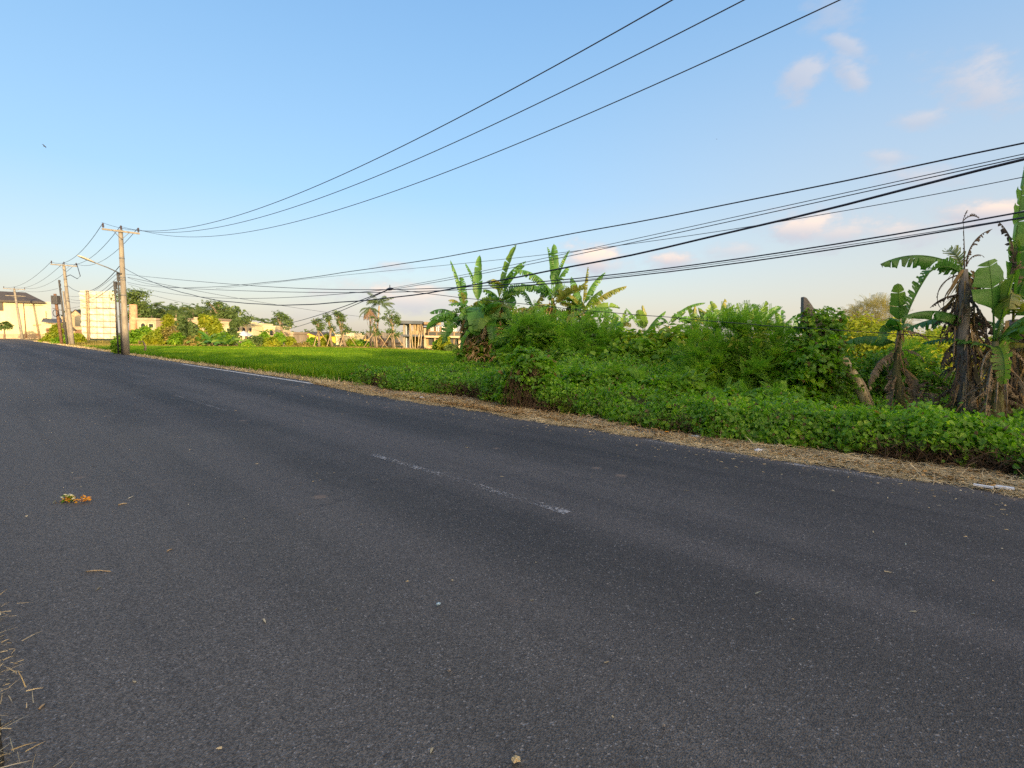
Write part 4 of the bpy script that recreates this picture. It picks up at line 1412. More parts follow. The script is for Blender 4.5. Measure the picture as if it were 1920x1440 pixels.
banana('young banana fanning low out of the dark bush, right of the tall clump', at(1135, 690, 21), at(1133, 640, 21), .10,
       [PXL((1132, 640), (1118, 590), 21, .2, .3, .2, tear=.2, hang=.4, roll=.7, mat='banana_lit'), PXL((1133, 640), (1140, 592), 21, .18, .2, 0, tear=.1, hang=.5, roll=1.0, mat='banana_lit'),
        PXL((1133, 642), (1167, 602), 21, .2, .6, -.2, tear=.3, hang=.6), PXL((1133, 642), (1098, 615), 21, .2, .8, -.3, tear=.3, hang=.6), PXL((1133, 642), (1160, 595), 21, .16, .2, .2, tear=.3, hang=.6, roll=.6)], seed=17)
banana('banana with yellowing leaves low between the two tallest of the clump', at(1000, 690, 25), at(1000, 585, 25), .14,
       [PXL((1000, 582), (975, 540), 25, .26, .8, -.3, tear=.7, hang=.9), PXL((1000, 582), (1030, 545), 25, .26, .8, -.3, tear=.7, hang=.9, mat='banana_old'), PXL((1000, 584), (960, 590), 25, .28, 1.4, -.5, tear=.7, hang=.9, mat='banana_old')], skirt=8, seed=18, shreds=80, extra=(5, 2.0, .3, ('banana', 'banana_old', 'banana_lit')))
banana('banana with golden torn leaves just right of the one rising from the bush', at(1065, 690, 25.5), at(1066, 575, 25.5), .14,
       [PXL((1066, 572), (1040, 530), 25.5, .26, .7, -.3, tear=.8, hang=1.0, mat='banana_old'), PXL((1066, 572), (1100, 530), 25.5, .26, .8, -.3, tear=.8, hang=1.0, mat='banana_old'), PXL((1066, 575), (1085, 590), 25.5, .3, 1.6, -.5, tear=.7, hang=.9, mat='banana_lit')], skirt=8, seed=19, shreds=80, extra=(5, 2.0, .3, ('banana_old', 'banana', 'banana_lit')))
# ---- low bananas behind the bushes, catching the sun
Y = 31.0
rg = random.Random(5)
banana('sunlit banana with a fan of upright leaves above the broad-leaved shrub', ground(1212, 686), at(1210, 628, Y), .16,
       [PXL((1208, 622), (1173, 578), Y, .2, .3, 0, tear=.8, hang=1.0), PXL((1209, 622), (1196, 581), Y, .34, .1, 0, tear=.1, hang=.3, roll=1.0, mat='banana_lit'),
        PXL((1210, 622), (1204, 572), Y, .22, .05, 0, tear=.4, hang=.6, roll=1.0, mat='banana_old'), PXL((1212, 622), (1249, 584), Y, .26, .5, 0, tear=.5, hang=.8),
        PXL((1210, 622), (1190, 650), Y, .34, 2.0, -.8, tear=.2, hang=.5, mat='banana_old'), PXL((1212, 622), (1226, 645), Y, .34, 2.0, -.8, tear=.2, hang=.5, mat='banana_lit'),
        PXL((1212, 624), (1250, 605), Y, .24, 1.0, .3, tear=.6, hang=.9)], skirt=4, seed=21)
banana('banana with an orange-lit stem and one long leaf arching to the right', ground(1254, 685), at(1254, 612, Y), .15,
       [PXL((1254, 606), (1325, 571), Y, .2, 1.0, 0, tear=.7, hang=1.1), PXL((1256, 610), (1286, 585), Y, .28, .5, 0, tear=.2, hang=.5, roll=.6, mat='banana_lit'),
        PXL((1254, 612), (1240, 650), Y, .3, 2.1, -.7, tear=.3, hang=.6, mat='banana_lit'), PXL((1256, 612), (1275, 640), Y, .34, 1.8, -.7, tear=.2, hang=.5, mat='banana_lit'),
        PXL((1254, 610), (1238, 596), Y, .2, 1.2, .3, tear=.6, hang=.9)], skirt=6, seed=22, stem='cut_stem')  # yellow stem colour stands in for orange sunlight
for i, (px, py, k, lab) in enumerate([(1298, 612, 1.0, 'banana fan between the long arching leaf and the feathery bush'), (1163, 622, .9, 'small sunlit banana just right of the dense dark bush'), (1322, 615, 1.0, 'sunlit banana just left of the feathery bush top'), (1345, 605, 1.1, 'banana whose upright leaves top the feathery bush at its left end'),
                                      (1392, 606, 1.0, 'banana showing over the middle of the feathery bush'), (1424, 610, 1.1, 'banana with a long leaf slanting up right of the bush top'),
                                      (1462, 622, .95, 'low banana between the feathery bush and the vine-covered stump'), (1500, 628, .9, 'low banana half hidden by the vine-covered stump')]):
    rg = random.Random(60 + i)
    b = at(px, 684, Y - 4)
    b.z = 0
    py -= 12
    c = at(px, py + 12, Y - 4)
    ls = [PXL((px, py + 10), (px + dx * k, py + dy * k), Y - 4, .24, bd, dy2, tear=rg.uniform(.2, .8), hang=rg.uniform(.4, 1), roll=rg.choice((0, .6, 1.0)), mat=rg.choice(('banana_lit', 'banana', 'banana_old', 'banana')))
          for dx, dy, bd, dy2 in [(-32 + rg.uniform(-8, 8), -12, .5, 0), (-10 + rg.uniform(-6, 6), -26, .1, .2), (8 + rg.uniform(-6, 6), -30 + rg.uniform(-5, 5), .15, .2), (36 + rg.uniform(-8, 8), -20, .4, 0), (22, 6, 1.4, -.6), (-24, 8, 1.5, -.6)]]
    banana(lab, b, c, .13, ls, seed=70 + i, group='banana plants behind the feathery bush')

# ---- near bananas on the right
Y = 11.3
banana('slim banana with a single upright leaf and a comb-torn leaf beside it', ground(1692, 782), at(1687, 612, Y), .075,
       [PXL((1686, 612), (1683, 531), Y, .17, .12, 0, tear=.03, hang=.55, roll=1.2, mat='banana_lit'), PXL((1688, 625), (1748, 508), Y, .30, .35, 0, tear=.95, hang=.45, roll=-.75, raggy=.2),
        PXL((1690, 650), (1582, 648), Y, .2, 1.3, .6, tear=.5, hang=.9), PXL((1689, 628), (1665, 600), Y, .2, 1.2, -.4, tear=.3, hang=.8),
        PXL((1690, 690), (1703, 778), Y, .16, 1.0, -.2, tear=.8, hang=.9, roll=.7, mat='banana_dry'), PXL((1687, 690), (1672, 770), Y, .13, .9, -.2, tear=.7, hang=.9, roll=.5, mat='banana_dry'),
        PXL((1686, 660), (1632, 730), Y, .16, 1.5, -.2, tear=.8, hang=.9, mat='banana_dry')], skirt=14, skirt_len=.6, seed=31, shreds=36, extra=(2, .9, .14, ('banana',)))
Y = 9.7
dry = lambda b, t_, W, bd, dY=0.0, m='banana_dry', **k: PXL(b, t_, Y, max(.02, W * .62), bd, dY, mat=m, tear=k.pop('tear', .9), hang=k.pop('hang', 1.2), raggy=.85, **k)
banana('tall ragged banana with a dead spike and one long torn leaf held out', ground(1818, 806), at(1808, 505, Y), .12,
       [PXL((1832, 524), (1647, 506), Y, .25, 1.15, 0, tear=.75, hang=1.25, raggy=.15), PXL((1838, 618), (1690, 602), Y, .17, .95, -.2, tear=.5, hang=1.1),
        dry((1808, 505), (1806, 415), .02, .05, 0, 'banana_dark_dry'), dry((1805, 415), (1836, 412), .12, 1.6, 0, 'banana_dark_dry', roll=.6),
        dry((1806, 412), (1815, 394), .07, .3, 0, 'banana_dark_dry', roll=.9),
        dry((1812, 500), (1866, 432), .13, 1.4, 0, 'banana_dark_dry'), dry((1814, 495), (1848, 486), .06, 2.2, 0, 'banana_dark_dry'),
        dry((1806, 515), (1774, 590), .02, 2.4, 0, 'banana_dark_dry'), dry((1804, 525), (1786, 600), .03, 2.0, 0, 'banana_dark_dry'),
        dry((1790, 600), (1784, 700), .10, .6, -.1), dry((1812, 560), (1830, 660), .12, 1.4, -.2, 'banana_dark_dry'), dry((1812, 640), (1806, 800), .09, .5, -.35),
        dry((1822, 600), (1846, 740), .13, 1.2, -.3), dry((1830, 620), (1868, 760), .15, 1.2, -.2, 'banana_dry'), dry((1806, 640), (1788, 770), .12, 1.0, -.2, 'banana_dark_dry'),
        dry((1815, 590), (1850, 610), .1, 1.8, 0, 'banana_dark_dry')], skirt=60, skirt_len=.75, seed=32, shreds=190, extra=(3, 1.2, .18, ('banana', 'banana_old')), skirt_mat='banana_dark_dry', stem='grey_wood')
Y = 9.2
banana('young banana with one broad whole leaf facing the road, beside the ragged tall one', ground(1868, 815), at(1866, 640, Y), .10,
       [PXL((1864, 640), (1853, 488), Y, .34, .18, -.1, tear=.0, hang=.18, roll=1.45, pet=.40, strips=26), PXL((1868, 640), (1902, 512), Y, .16, .1, -.1, tear=.02, hang=.9, roll=1.0, pet=.3, mat='banana_lit'),
        PXL((1870, 645), (1935, 590), Y, .2, .8, -.3, tear=.2, hang=.8), PXL((1870, 648), (1938, 612), Y, .2, 1.1, -.5, tear=.2, hang=.8), PXL((1872, 650), (1930, 650), Y, .10, 1.0, -.4, tear=.5, hang=.9, mat='banana_old'),
        PXL((1864, 645), (1880, 590), Y, .08, .4, .3, tear=.2, hang=.8), dry((1862, 660), (1838, 720), .14, 1.8, -.4), dry((1868, 670), (1880, 790), .16, 1.3, -.4), dry((1862, 670), (1846, 800), .16, 1.1, -.3),
        dry((1874, 680), (1912, 790), .15, 1.5, -.4), dry((1870, 690), (1866, 780), .12, 1.2, -.5)], skirt=34, skirt_len=.55, seed=33, shreds=70, extra=(3, 1.1, .17, ('banana', 'banana_lit')))
Y = 9.9
banana('tall banana with a saw-edged leaf straight up, cut by the right edge', ground(1915, 800), at(1900, 600, Y), .17,
       [PXL((1890, 590), (1925, 300), Y, .28, .15, .1, tear=.5, hang=.55, roll=.95, raggy=.25, strips=30), PXL((1900, 590), (1905, 430), Y, .34, .3, .3, tear=.3, hang=.6, roll=.9),
        dry((1885, 540), (1862, 415), .2, 1.0, .2, 'banana_dark_dry'), dry((1895, 560), (1880, 440), .22, .8, .2, 'banana_dry', roll=.8), PXL((1900, 590), (1990, 430), Y, .34, .6, 0, tear=.4, hang=.6),
        PXL((1900, 600), (1960, 560), Y, .3, 1.3, -.4, tear=.4, hang=.8), dry((1900, 620), (1935, 740), .2, 1.4, -.2), dry((1898, 650), (1888, 780), .16, 1.1, -.2, 'banana_dark_dry')],
       skirt=46, skirt_len=.75, shreds=170, extra=(5, 1.7, .26, ('banana', 'banana', 'banana_old')), seed=34, skirt_mat='banana_dark_dry', stem='grey_wood')
# leaning felled stem
lt_ = thing('felled_banana_stem', ground(1632, 770), 'pale dry banana stem leaning left against the vine-covered stump', 'banana stem')
b0, b1 = ground(1632, 772), at(1580, 676, 12.7)
mb = MB()
mb.tube([b0, b0.lerp(b1, .5) + Vector((.03, 0, .03)), b1], [.10, .115, .125], 11)
mb.build('stem', 'cut_stem', lt_, True)
mb = MB()
mb.tube([b0.lerp(b1, .05) + Vector((.09, -.07, 0)), b0.lerp(b1, .55) + Vector((.12, -.08, .02)), b1 + Vector((.07, -.06, .02))], [.04, .05, .03], 6)
mb.build('peeling_sheath', 'bamboo', lt_, True)

# ================================================================== bushes and undergrowth
def bush(name, label, base, stems, parts, cat='bush', group=None, seed=1):
    """stems: list of (tip, radius); parts: callables(parent, rng) building foliage"""
    if stems:
        base = Vector((stems[0][0].x, stems[0][0].y, 0))
    t = thing(name, base, label, cat, group)
    rg = random.Random(seed)
    if stems:
        mb = MB()
        for tip, r in stems:
            b = Vector(base) + Vector((rg.uniform(-.15, .15), rg.uniform(-.15, .15), -.05))
            m = b.lerp(Vector(tip), .5) + Vector((rg.uniform(-.2, .2), rg.uniform(-.1, .1), .1))
            mb.tube([b, m, Vector(tip)], [r, r * .7, r * .25], 6)
        mb.build('branches', 'bark', t, True)
    rng_ = np.random.default_rng(seed)
    for p in parts:
        o = p(t, rng_)
        if o.name.startswith('dead_stems'):
            o['kind'] = 'stuff'
    return t


def blob_px(px, py, Y, rx, ry, dep=None):
    """an ellipsoid centred behind pixel px, py, radii in pixels of the photo"""
    c = at(px, py, Y)
    k = Y / F_PX
    return (c.x, c.y, c.z, rx * k, (dep if dep is not None else rx * k * .8), ry * k)


def fl(name, n, blobs, size, mat, **kw):
    return lambda t, rg_: foliage(name, n, blobs, size, mat, t, rg_, **kw)


def feather(name, n, blobs, length, mat, pairs=11, ll=.055, lw=.011, up=.35, **kw):
    def f(t, rg_):
        P, O = clumpy(n, blobs, rg_, kw.get('k', 7), kw.get('tight', .10), kw.get('shell', .62))
        P[:, 2] = np.maximum(P[:, 2], .12)
        A = O + rg_.normal(size=P.shape) * .55 + np.array([0, 0, up])
        return fronds(name, P, A, length * (.6 + .7 * rg_.random(len(P))), pairs, ll, lw, mat, t, rg_)
    return f


# big bush swallowing the foot of the banana clump
bush('leafy_bush', 'tall dense green bush at the foot of the banana clump, left half', ground(1000, 715), [(at(990, 610, 20.5), .05), (at(1030, 600, 20.5), .05)],
     [fl('foliage', 10000, [blob_px(992, 656, 21, 46, 48), blob_px(1012, 622, 21, 30, 22), blob_px(965, 665, 20.5, 40, 32), blob_px(1030, 655, 20, 48, 50), blob_px(985, 690, 19.5, 60, 30), blob_px(960, 646, 22, 34, 34), blob_px(1040, 640, 21, 34, 32)], .17, 'bush', k=34, tight=.11, floor=.1),
      feather('top_sprays', 120, [blob_px(1000, 612, 20.6, 60, 14), blob_px(1080, 628, 19.6, 50, 14)], .7, 'feather', 11, .12, .026, k=3, tight=.06, shell=.2, up=.9),
      feather('sprays', 800, [blob_px(985, 628, 20.6, 40, 28), blob_px(1000, 640, 20.3, 55, 38), blob_px(1040, 650, 19.6, 45, 45)], .5, 'feather', 11, .11, .027, k=8, tight=.07)], seed=101)
bush('leafy_bush', 'dark dense bush with fine foliage below the rightmost tall bananas', ground(1105, 718), [(at(1100, 615, 19), .05), (at(1080, 625, 19), .04)],
     [feather('sprays', 1500, [blob_px(1095, 650, 19, 54, 42), blob_px(1060, 634, 20, 44, 20), blob_px(1135, 650, 19, 34, 40), blob_px(1115, 665, 18.7, 50, 46), blob_px(1075, 615, 19.2, 34, 32), blob_px(1090, 690, 18.2, 60, 36)], .52, 'feather', 11, .11, .027, k=8, tight=.07),
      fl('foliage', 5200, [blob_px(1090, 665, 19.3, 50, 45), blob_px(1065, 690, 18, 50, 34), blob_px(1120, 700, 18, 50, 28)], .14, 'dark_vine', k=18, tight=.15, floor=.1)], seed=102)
bush('leafy_bush', 'dark shaggy growth round the stems of the leftmost bananas of the clump', ground(900, 700), [],
     [fl('foliage', 4200, [blob_px(890, 672, 25, 34, 24), blob_px(925, 660, 25.2, 34, 34), blob_px(950, 640, 25.5, 30, 40), blob_px(872, 690, 24, 26, 12), blob_px(905, 625, 26, 34, 24), blob_px(950, 600, 26.2, 34, 26)], .26, 'bush', k=10, tight=.2, aspect=.4, floor=.1),
      fl('dead_leaves', 420, [blob_px(900, 660, 24.6, 34, 30), blob_px(935, 650, 24.8, 26, 40)], .34, 'litter', k=8, tight=.18, aspect=.25, floor=.1)], seed=120)
# mound of vines over something dead, by the road
vm = ground(992, 765)
bush('vine_mound', 'hump of vines over dead brown stems, close to the road edge below the bananas', vm, [(at(985, 680, 12.0), .03), (at(1005, 690, 12.0), .03), (at(970, 700, 12.0), .02)],
     [fl('vine_leaves', 5600, [blob_px(985, 682, 12.2, 32, 20), blob_px(1014, 700, 12.0, 26, 32), blob_px(958, 712, 12.1, 18, 32), blob_px(1030, 735, 11.6, 24, 30), blob_px(985, 664, 12.3, 26, 12), blob_px(1050, 752, 11.4, 30, 20), blob_px(948, 740, 11.9, 12, 22), blob_px(992, 700, 12.2, 44, 40), blob_px(984, 715, 11.8, 26, 44)], .095, 'vine', k=9, tight=.13, aspect=.8, floor=.05),
      lambda t, rg_: blades('dead_stems', *(lambda P: (P, rg_.normal(size=P.shape) * np.array([.25, .2, .4]) - np.array([0, 0, 1.0]), rg_.normal(size=P.shape)))(
          np.array([list(at(984 + (14 + 14 * float(b)) * float(a), 684 + 66 * float(b), 11.75 - .35 * float(b))) for a, b in zip(np.clip(rg_.normal(size=420), -1.6, 1.6), rg_.random(420))])), .2 + .4 * rg_.random(420), .006 + .008 * rg_.random(420), 'stems', t, .05)], 'vines', seed=103)
# broad leaved shrub
bush('broad_leaved_shrub', 'broad-leaved shrub between the banana clump and the feathery bush', ground(1212, 735), [(at(1205, 660, 17), .04), (at(1230, 670, 17), .04)],
     [fl('foliage', 7600, [blob_px(1150, 690, 17, 40, 34), blob_px(1265, 700, 16.4, 40, 40), blob_px(1205, 672, 17.2, 52, 34), blob_px(1185, 695, 16.8, 46, 30), blob_px(1245, 690, 16.8, 44, 36), blob_px(1160, 665, 17.4, 28, 26), blob_px(1220, 720, 16.2, 70, 24), blob_px(1180, 645, 18, 34, 20), blob_px(1225, 650, 17.6, 30, 22), blob_px(1268, 650, 17, 26, 36)], .22, 'bush', k=14, tight=.2, aspect=.62, floor=.1),
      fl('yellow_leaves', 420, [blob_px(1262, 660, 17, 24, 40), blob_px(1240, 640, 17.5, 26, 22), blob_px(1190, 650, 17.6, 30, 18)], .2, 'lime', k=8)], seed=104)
# the big feathery bush
bush('feathery_bush', 'largest bush, soft feathery foliage, in the middle of the thicket', ground(1385, 775), [(at(1380, 640, 14.2), .03), (at(1340, 660, 14.2), .025), (at(1430, 660, 14.2), .025), (at(1400, 620, 14.3), .02)],
     [feather('sprays', 3600, [blob_px(1370, 650, 14, 72, 40), blob_px(1330, 680, 13.6, 46, 46), blob_px(1425, 655, 13.7, 56, 40), blob_px(1385, 630, 14.2, 60, 26), blob_px(1390, 700, 13.2, 84, 40), blob_px(1465, 655, 14, 34, 34), blob_px(1455, 705, 13.3, 44, 44), blob_px(1310, 720, 13.2, 40, 34), blob_px(1295, 665, 14.2, 26, 34)], .42, 'feather', 11, .085, .019, k=9, tight=.05),
      feather('top_sprays', 130, [blob_px(1385, 606, 14.2, 80, 12)], .5, 'feather', 11, .085, .019, k=3, tight=.05, shell=.2, up=.9),
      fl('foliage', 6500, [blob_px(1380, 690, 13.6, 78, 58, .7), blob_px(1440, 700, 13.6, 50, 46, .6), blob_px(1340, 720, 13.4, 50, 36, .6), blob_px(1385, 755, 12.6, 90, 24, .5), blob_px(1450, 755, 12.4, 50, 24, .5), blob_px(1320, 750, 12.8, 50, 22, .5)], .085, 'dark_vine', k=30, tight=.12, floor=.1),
      fl('yellow_leaves', 90, [blob_px(1405, 640, 13.2, 40, 16), blob_px(1440, 632, 13.3, 24, 14)], .11, 'lime', k=5)], seed=105)
# stump under vines
stp = at(1545, 765, 12.9)
stp.z = 0.0
vs_ = thing('vine_covered_stump', stp, 'vine-covered dead trunk with a bare pointed grey top', 'tree stump')
tp = at(1513, 556, 12.9)
mb = MB()
cB, cM = stp + Vector((0, 0, -.1)), at(1535, 660, 12.9)
mb.tube([cB, cM, at(1525, 600, 12.9)], [.26, .23, .19], 9)
mb.build('trunk', 'grey_wood', vs_, True)
mb = MB()
mb.poly([at(1506, 612, 12.8), at(1507, 556, 12.8), at(1513, 558, 12.8), at(1524, 573, 12.8), at(1534, 596, 12.8), at(1540, 625, 12.8)], (0, .14, 0))
mb.build('split_top', 'grey_wood', vs_, False, .015)
rv = np.random.default_rng(106)
foliage('vines', 6200, [blob_px(1530, 606, 12.8, 34, 26), blob_px(1550, 600, 12.9, 28, 22), blob_px(1530, 650, 12.7, 40, 42), blob_px(1520, 700, 12.5, 48, 46), blob_px(1560, 720, 12.5, 44, 46), blob_px(1500, 680, 12.6, 26, 40), blob_px(1560, 640, 12.9, 26, 34)],
        .085, 'dark_vine', vs_, rv, k=11, tight=.13, aspect=.85, floor=.05)
foliage('vine_leaves', 2300, [blob_px(1545, 760, 12.0, 50, 24), blob_px(1510, 755, 12.0, 40, 26), blob_px(1520, 690, 12.2, 42, 40), blob_px(1500, 720, 12.1, 26, 26), blob_px(1545, 660, 12.4, 30, 40)], .105, 'vine', vs_, rv, k=7, tight=.12, aspect=.9, floor=.05)
# undergrowth in and behind the right-hand bananas
bush('leafy_bush', 'dark low bush behind the leaning felled stem', ground(1655, 778), [(at(1650, 720, 13.6), .03)],
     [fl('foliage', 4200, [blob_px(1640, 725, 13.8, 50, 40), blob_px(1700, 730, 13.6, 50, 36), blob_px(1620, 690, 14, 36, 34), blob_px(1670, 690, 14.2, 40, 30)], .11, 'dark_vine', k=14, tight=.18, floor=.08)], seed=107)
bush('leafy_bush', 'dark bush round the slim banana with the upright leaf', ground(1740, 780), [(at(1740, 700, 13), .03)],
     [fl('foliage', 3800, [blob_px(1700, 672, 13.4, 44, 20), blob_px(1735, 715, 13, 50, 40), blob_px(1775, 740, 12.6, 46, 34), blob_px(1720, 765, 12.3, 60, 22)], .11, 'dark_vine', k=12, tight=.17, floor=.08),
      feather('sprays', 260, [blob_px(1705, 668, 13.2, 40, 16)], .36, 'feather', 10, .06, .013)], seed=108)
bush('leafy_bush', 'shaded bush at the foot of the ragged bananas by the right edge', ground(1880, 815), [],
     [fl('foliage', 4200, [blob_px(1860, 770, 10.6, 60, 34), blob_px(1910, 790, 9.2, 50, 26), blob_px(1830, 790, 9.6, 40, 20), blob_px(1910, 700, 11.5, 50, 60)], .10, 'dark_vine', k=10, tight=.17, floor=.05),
      lambda t, rg_: blades('dead_stems', *(lambda P: (P, rg_.normal(size=P.shape) + np.array([0, 0, .3]), rg_.normal(size=P.shape)))(
          np.array([list(at(1845 + 60 * float(a), 770 + 35 * float(b), 9.7)) for a, b in zip(rg_.normal(size=700), rg_.normal(size=700) * .7)])), .15 + .35 * rg_.random(700), .008 + .012 * rg_.random(700), 'stems', t, .1)], seed=109)
for k, (px, py, yy, rx, ry, lab) in enumerate([(1800, 772, 10.8, 50, 26, 'low green bush between the slim and the ragged bananas'),
                                               (1480, 735, 12.6, 40, 34, 'bushy vines joining the feathery bush to the stump')]):
    bush('leafy_bush', lab, ground(px, py + ry), [], [fl('foliage', 3000, [blob_px(px, py, yy, rx, ry), blob_px(px - rx * .5, py + ry * .3, yy * .98, rx * .6, ry * .7), blob_px(px + rx * .5, py + ry * .3, yy * .98, rx * .6, ry * .7)], .085, 'vine' if k == 1 else 'bush', k=10, tight=.2, aspect=.7, floor=.05)], seed=140 + k)
for k, (px, py, yy, rx, ry, m_, lab) in enumerate([(1085, 722, 12.6, 46, 30, 'vine', 'heap of bright creepers just right of the vine mound'), (1150, 728, 12.4, 52, 34, 'bush', 'rounded leafy growth in front of the broad-leaved shrub, left one'),
                                                   (1215, 740, 11.8, 48, 30, 'vine', 'bright creeper heap in front of the broad-leaved shrub'), (1280, 738, 11.8, 46, 36, 'bush', 'rounded leafy growth left of the feathery bush foot'),
                                                   (1345, 757, 11.2, 60, 24, 'vine', 'low creeper heap at the foot of the feathery bush, left part'), (1435, 757, 11.2, 60, 26, 'vine', 'low creeper heap at the foot of the feathery bush, right part')]):
    b_ = at(px, py + ry, yy)
    b_.z = 0
    bush('creeper_heap', lab, b_, [], [fl('foliage', 2600, [blob_px(px, py, yy, rx, ry), blob_px(px - rx * .6, py + ry * .4, yy * .98, rx * .6, ry * .7), blob_px(px + rx * .6, py + ry * .4, yy * .98, rx * .6, ry * .7), blob_px(px + rx * .2, py - ry * .5, yy * 1.01, rx * .4, ry * .6)], .10 if m_ == 'vine' else .13, m_, k=9, tight=.16, aspect=.7, floor=.05),
                                       feather('sprays', 40, [blob_px(px, py - ry * .5, yy, rx * .8, ry * .5)], .36, 'feather', 10, .08, .02, k=3, tight=.06, up=.8)], 'creeper', seed=150 + k)
rgd = random.Random(44)
for k, (px, py, yy, n, lab) in enumerate([(1745, 785, 10.6, 12, 'heap of shredded grey banana leaves left of the ragged tall banana'), (1700, 770, 11.2, 9, 'fallen dry banana leaves at the foot of the slim banana'),
                                          (1905, 805, 8.9, 12, 'fan of pale dead banana leaves low by the right edge')]):
    b = ground(px, py)
    t = thing('dead_banana_leaves', b, lab, 'dead leaves')
    for i in range(n):
        p = b + Vector((rgd.uniform(-.45, .45), rgd.uniform(-.3, .3), rgd.uniform(.25, .75)))
        lf = leaf_geom(p, rgd.uniform(0, 6.28), rgd.uniform(-.6, .5), rgd.uniform(.35, .7), rgd.uniform(.04, .10), rgd.uniform(.9, 2.1), .8, 1.0, rng=rgd, raggy=.8, strips=14, curl=rgd.uniform(-1, 1))
        lf.build('dead_leaf', rgd.choice(('banana_dry', 'banana_dark_dry')), t, True)
# sunlit growth farther back
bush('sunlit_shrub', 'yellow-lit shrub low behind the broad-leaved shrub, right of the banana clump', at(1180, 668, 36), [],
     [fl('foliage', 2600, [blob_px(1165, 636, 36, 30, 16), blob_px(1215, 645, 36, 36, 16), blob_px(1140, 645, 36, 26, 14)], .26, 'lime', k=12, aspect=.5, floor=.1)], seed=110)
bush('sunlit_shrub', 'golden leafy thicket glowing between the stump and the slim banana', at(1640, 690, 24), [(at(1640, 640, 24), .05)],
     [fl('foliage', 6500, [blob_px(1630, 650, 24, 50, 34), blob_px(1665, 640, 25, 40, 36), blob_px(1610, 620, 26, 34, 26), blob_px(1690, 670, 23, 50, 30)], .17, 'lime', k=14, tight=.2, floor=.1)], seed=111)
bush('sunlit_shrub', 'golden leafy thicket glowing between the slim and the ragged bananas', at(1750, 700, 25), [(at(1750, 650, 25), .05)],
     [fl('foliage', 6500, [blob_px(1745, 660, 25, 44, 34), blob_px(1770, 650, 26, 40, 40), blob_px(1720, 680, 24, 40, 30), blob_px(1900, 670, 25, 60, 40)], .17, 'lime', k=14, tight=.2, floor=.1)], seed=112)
rg = random.Random(9)
for i, (px, py) in enumerate([(1748, 640), (1770, 634)]):
    b = at(px, 690, 27)
    b.z = 0
    banana(('golden banana leaves poking above the sunlit thicket, left of the pair', 'golden banana leaves poking above the sunlit thicket, right of the pair')[i], b, at(px, py + 14, 27), .1,
           [PXL((px, py + 12), (px + dx, py + dy), 27, .22, bd, 0, tear=.2, hang=.5, roll=.9, mat='banana_lit') for dx, dy, bd in [(-22, -8, .3), (-8, -22, .1), (8, -24, .1), (24, -10, .3), (16, 10, 1.0)]],
           seed=90 + i, group='bananas in the sunlit thicket')


# ------------------------------------------------------------------ trees
def tree(name, label, base, top, crown, n, size, mat, r=.12, limbs=6, props=0, seed=1, group=None, cat='tree', k=30, tight=.3, prop_len=2.2, aspect=.5):
    base, top = Vector(base), Vector(top)
    t = thing(name, base, label, cat, group)
    rg = random.Random(seed)
    mb = MB()
    m1 = base.lerp(top, .35) + Vector((rg.uniform(-.12, .12), 0, 0))
    m2 = base.lerp(top, .7) + Vector((rg.uniform(-.15, .15), 0, 0))
    mb.tube([base - Vector((0, 0, .1)), m1, m2, top], [r * 1.2, r, r * .7, r * .3], 8)
    for i in range(limbs):
        b = crown[i % len(crown)]
        tip = Vector(b[:3]) + Vector((rg.uniform(-.6, .6) * b[3], rg.uniform(-.5, .5) * b[4], rg.uniform(0, .6) * b[5]))
        st = base.lerp(top, rg.uniform(.45, .85))
        mb.tube([st, st.lerp(tip, .5) + Vector((0, 0, .15)), tip], [r * .45, r * .3, r * .1], 5)
    mb.build('trunk', 'bark', t, True)
    if props:
        n, size = int(n * .62), size * .8
    foliage('crown', n, crown, size * .8, mat, t, np.random.default_rng(seed), k=k, tight=tight, aspect=aspect, up=.5, shell=.35)
    for i in range(props):
        a = 2 * math.pi * i / props + .4
        p = MB()
        f = base + Vector((math.cos(a) * prop_len * .62, math.sin(a) * prop_len * .62, -.05))
        p.tube([f, base.lerp(top, 0) + Vector((0, 0, prop_len)) - Vector((math.cos(a), math.sin(a), 0)) * .12], .04, 6)
        p.build('prop', 'bamboo', t, True)
    return t


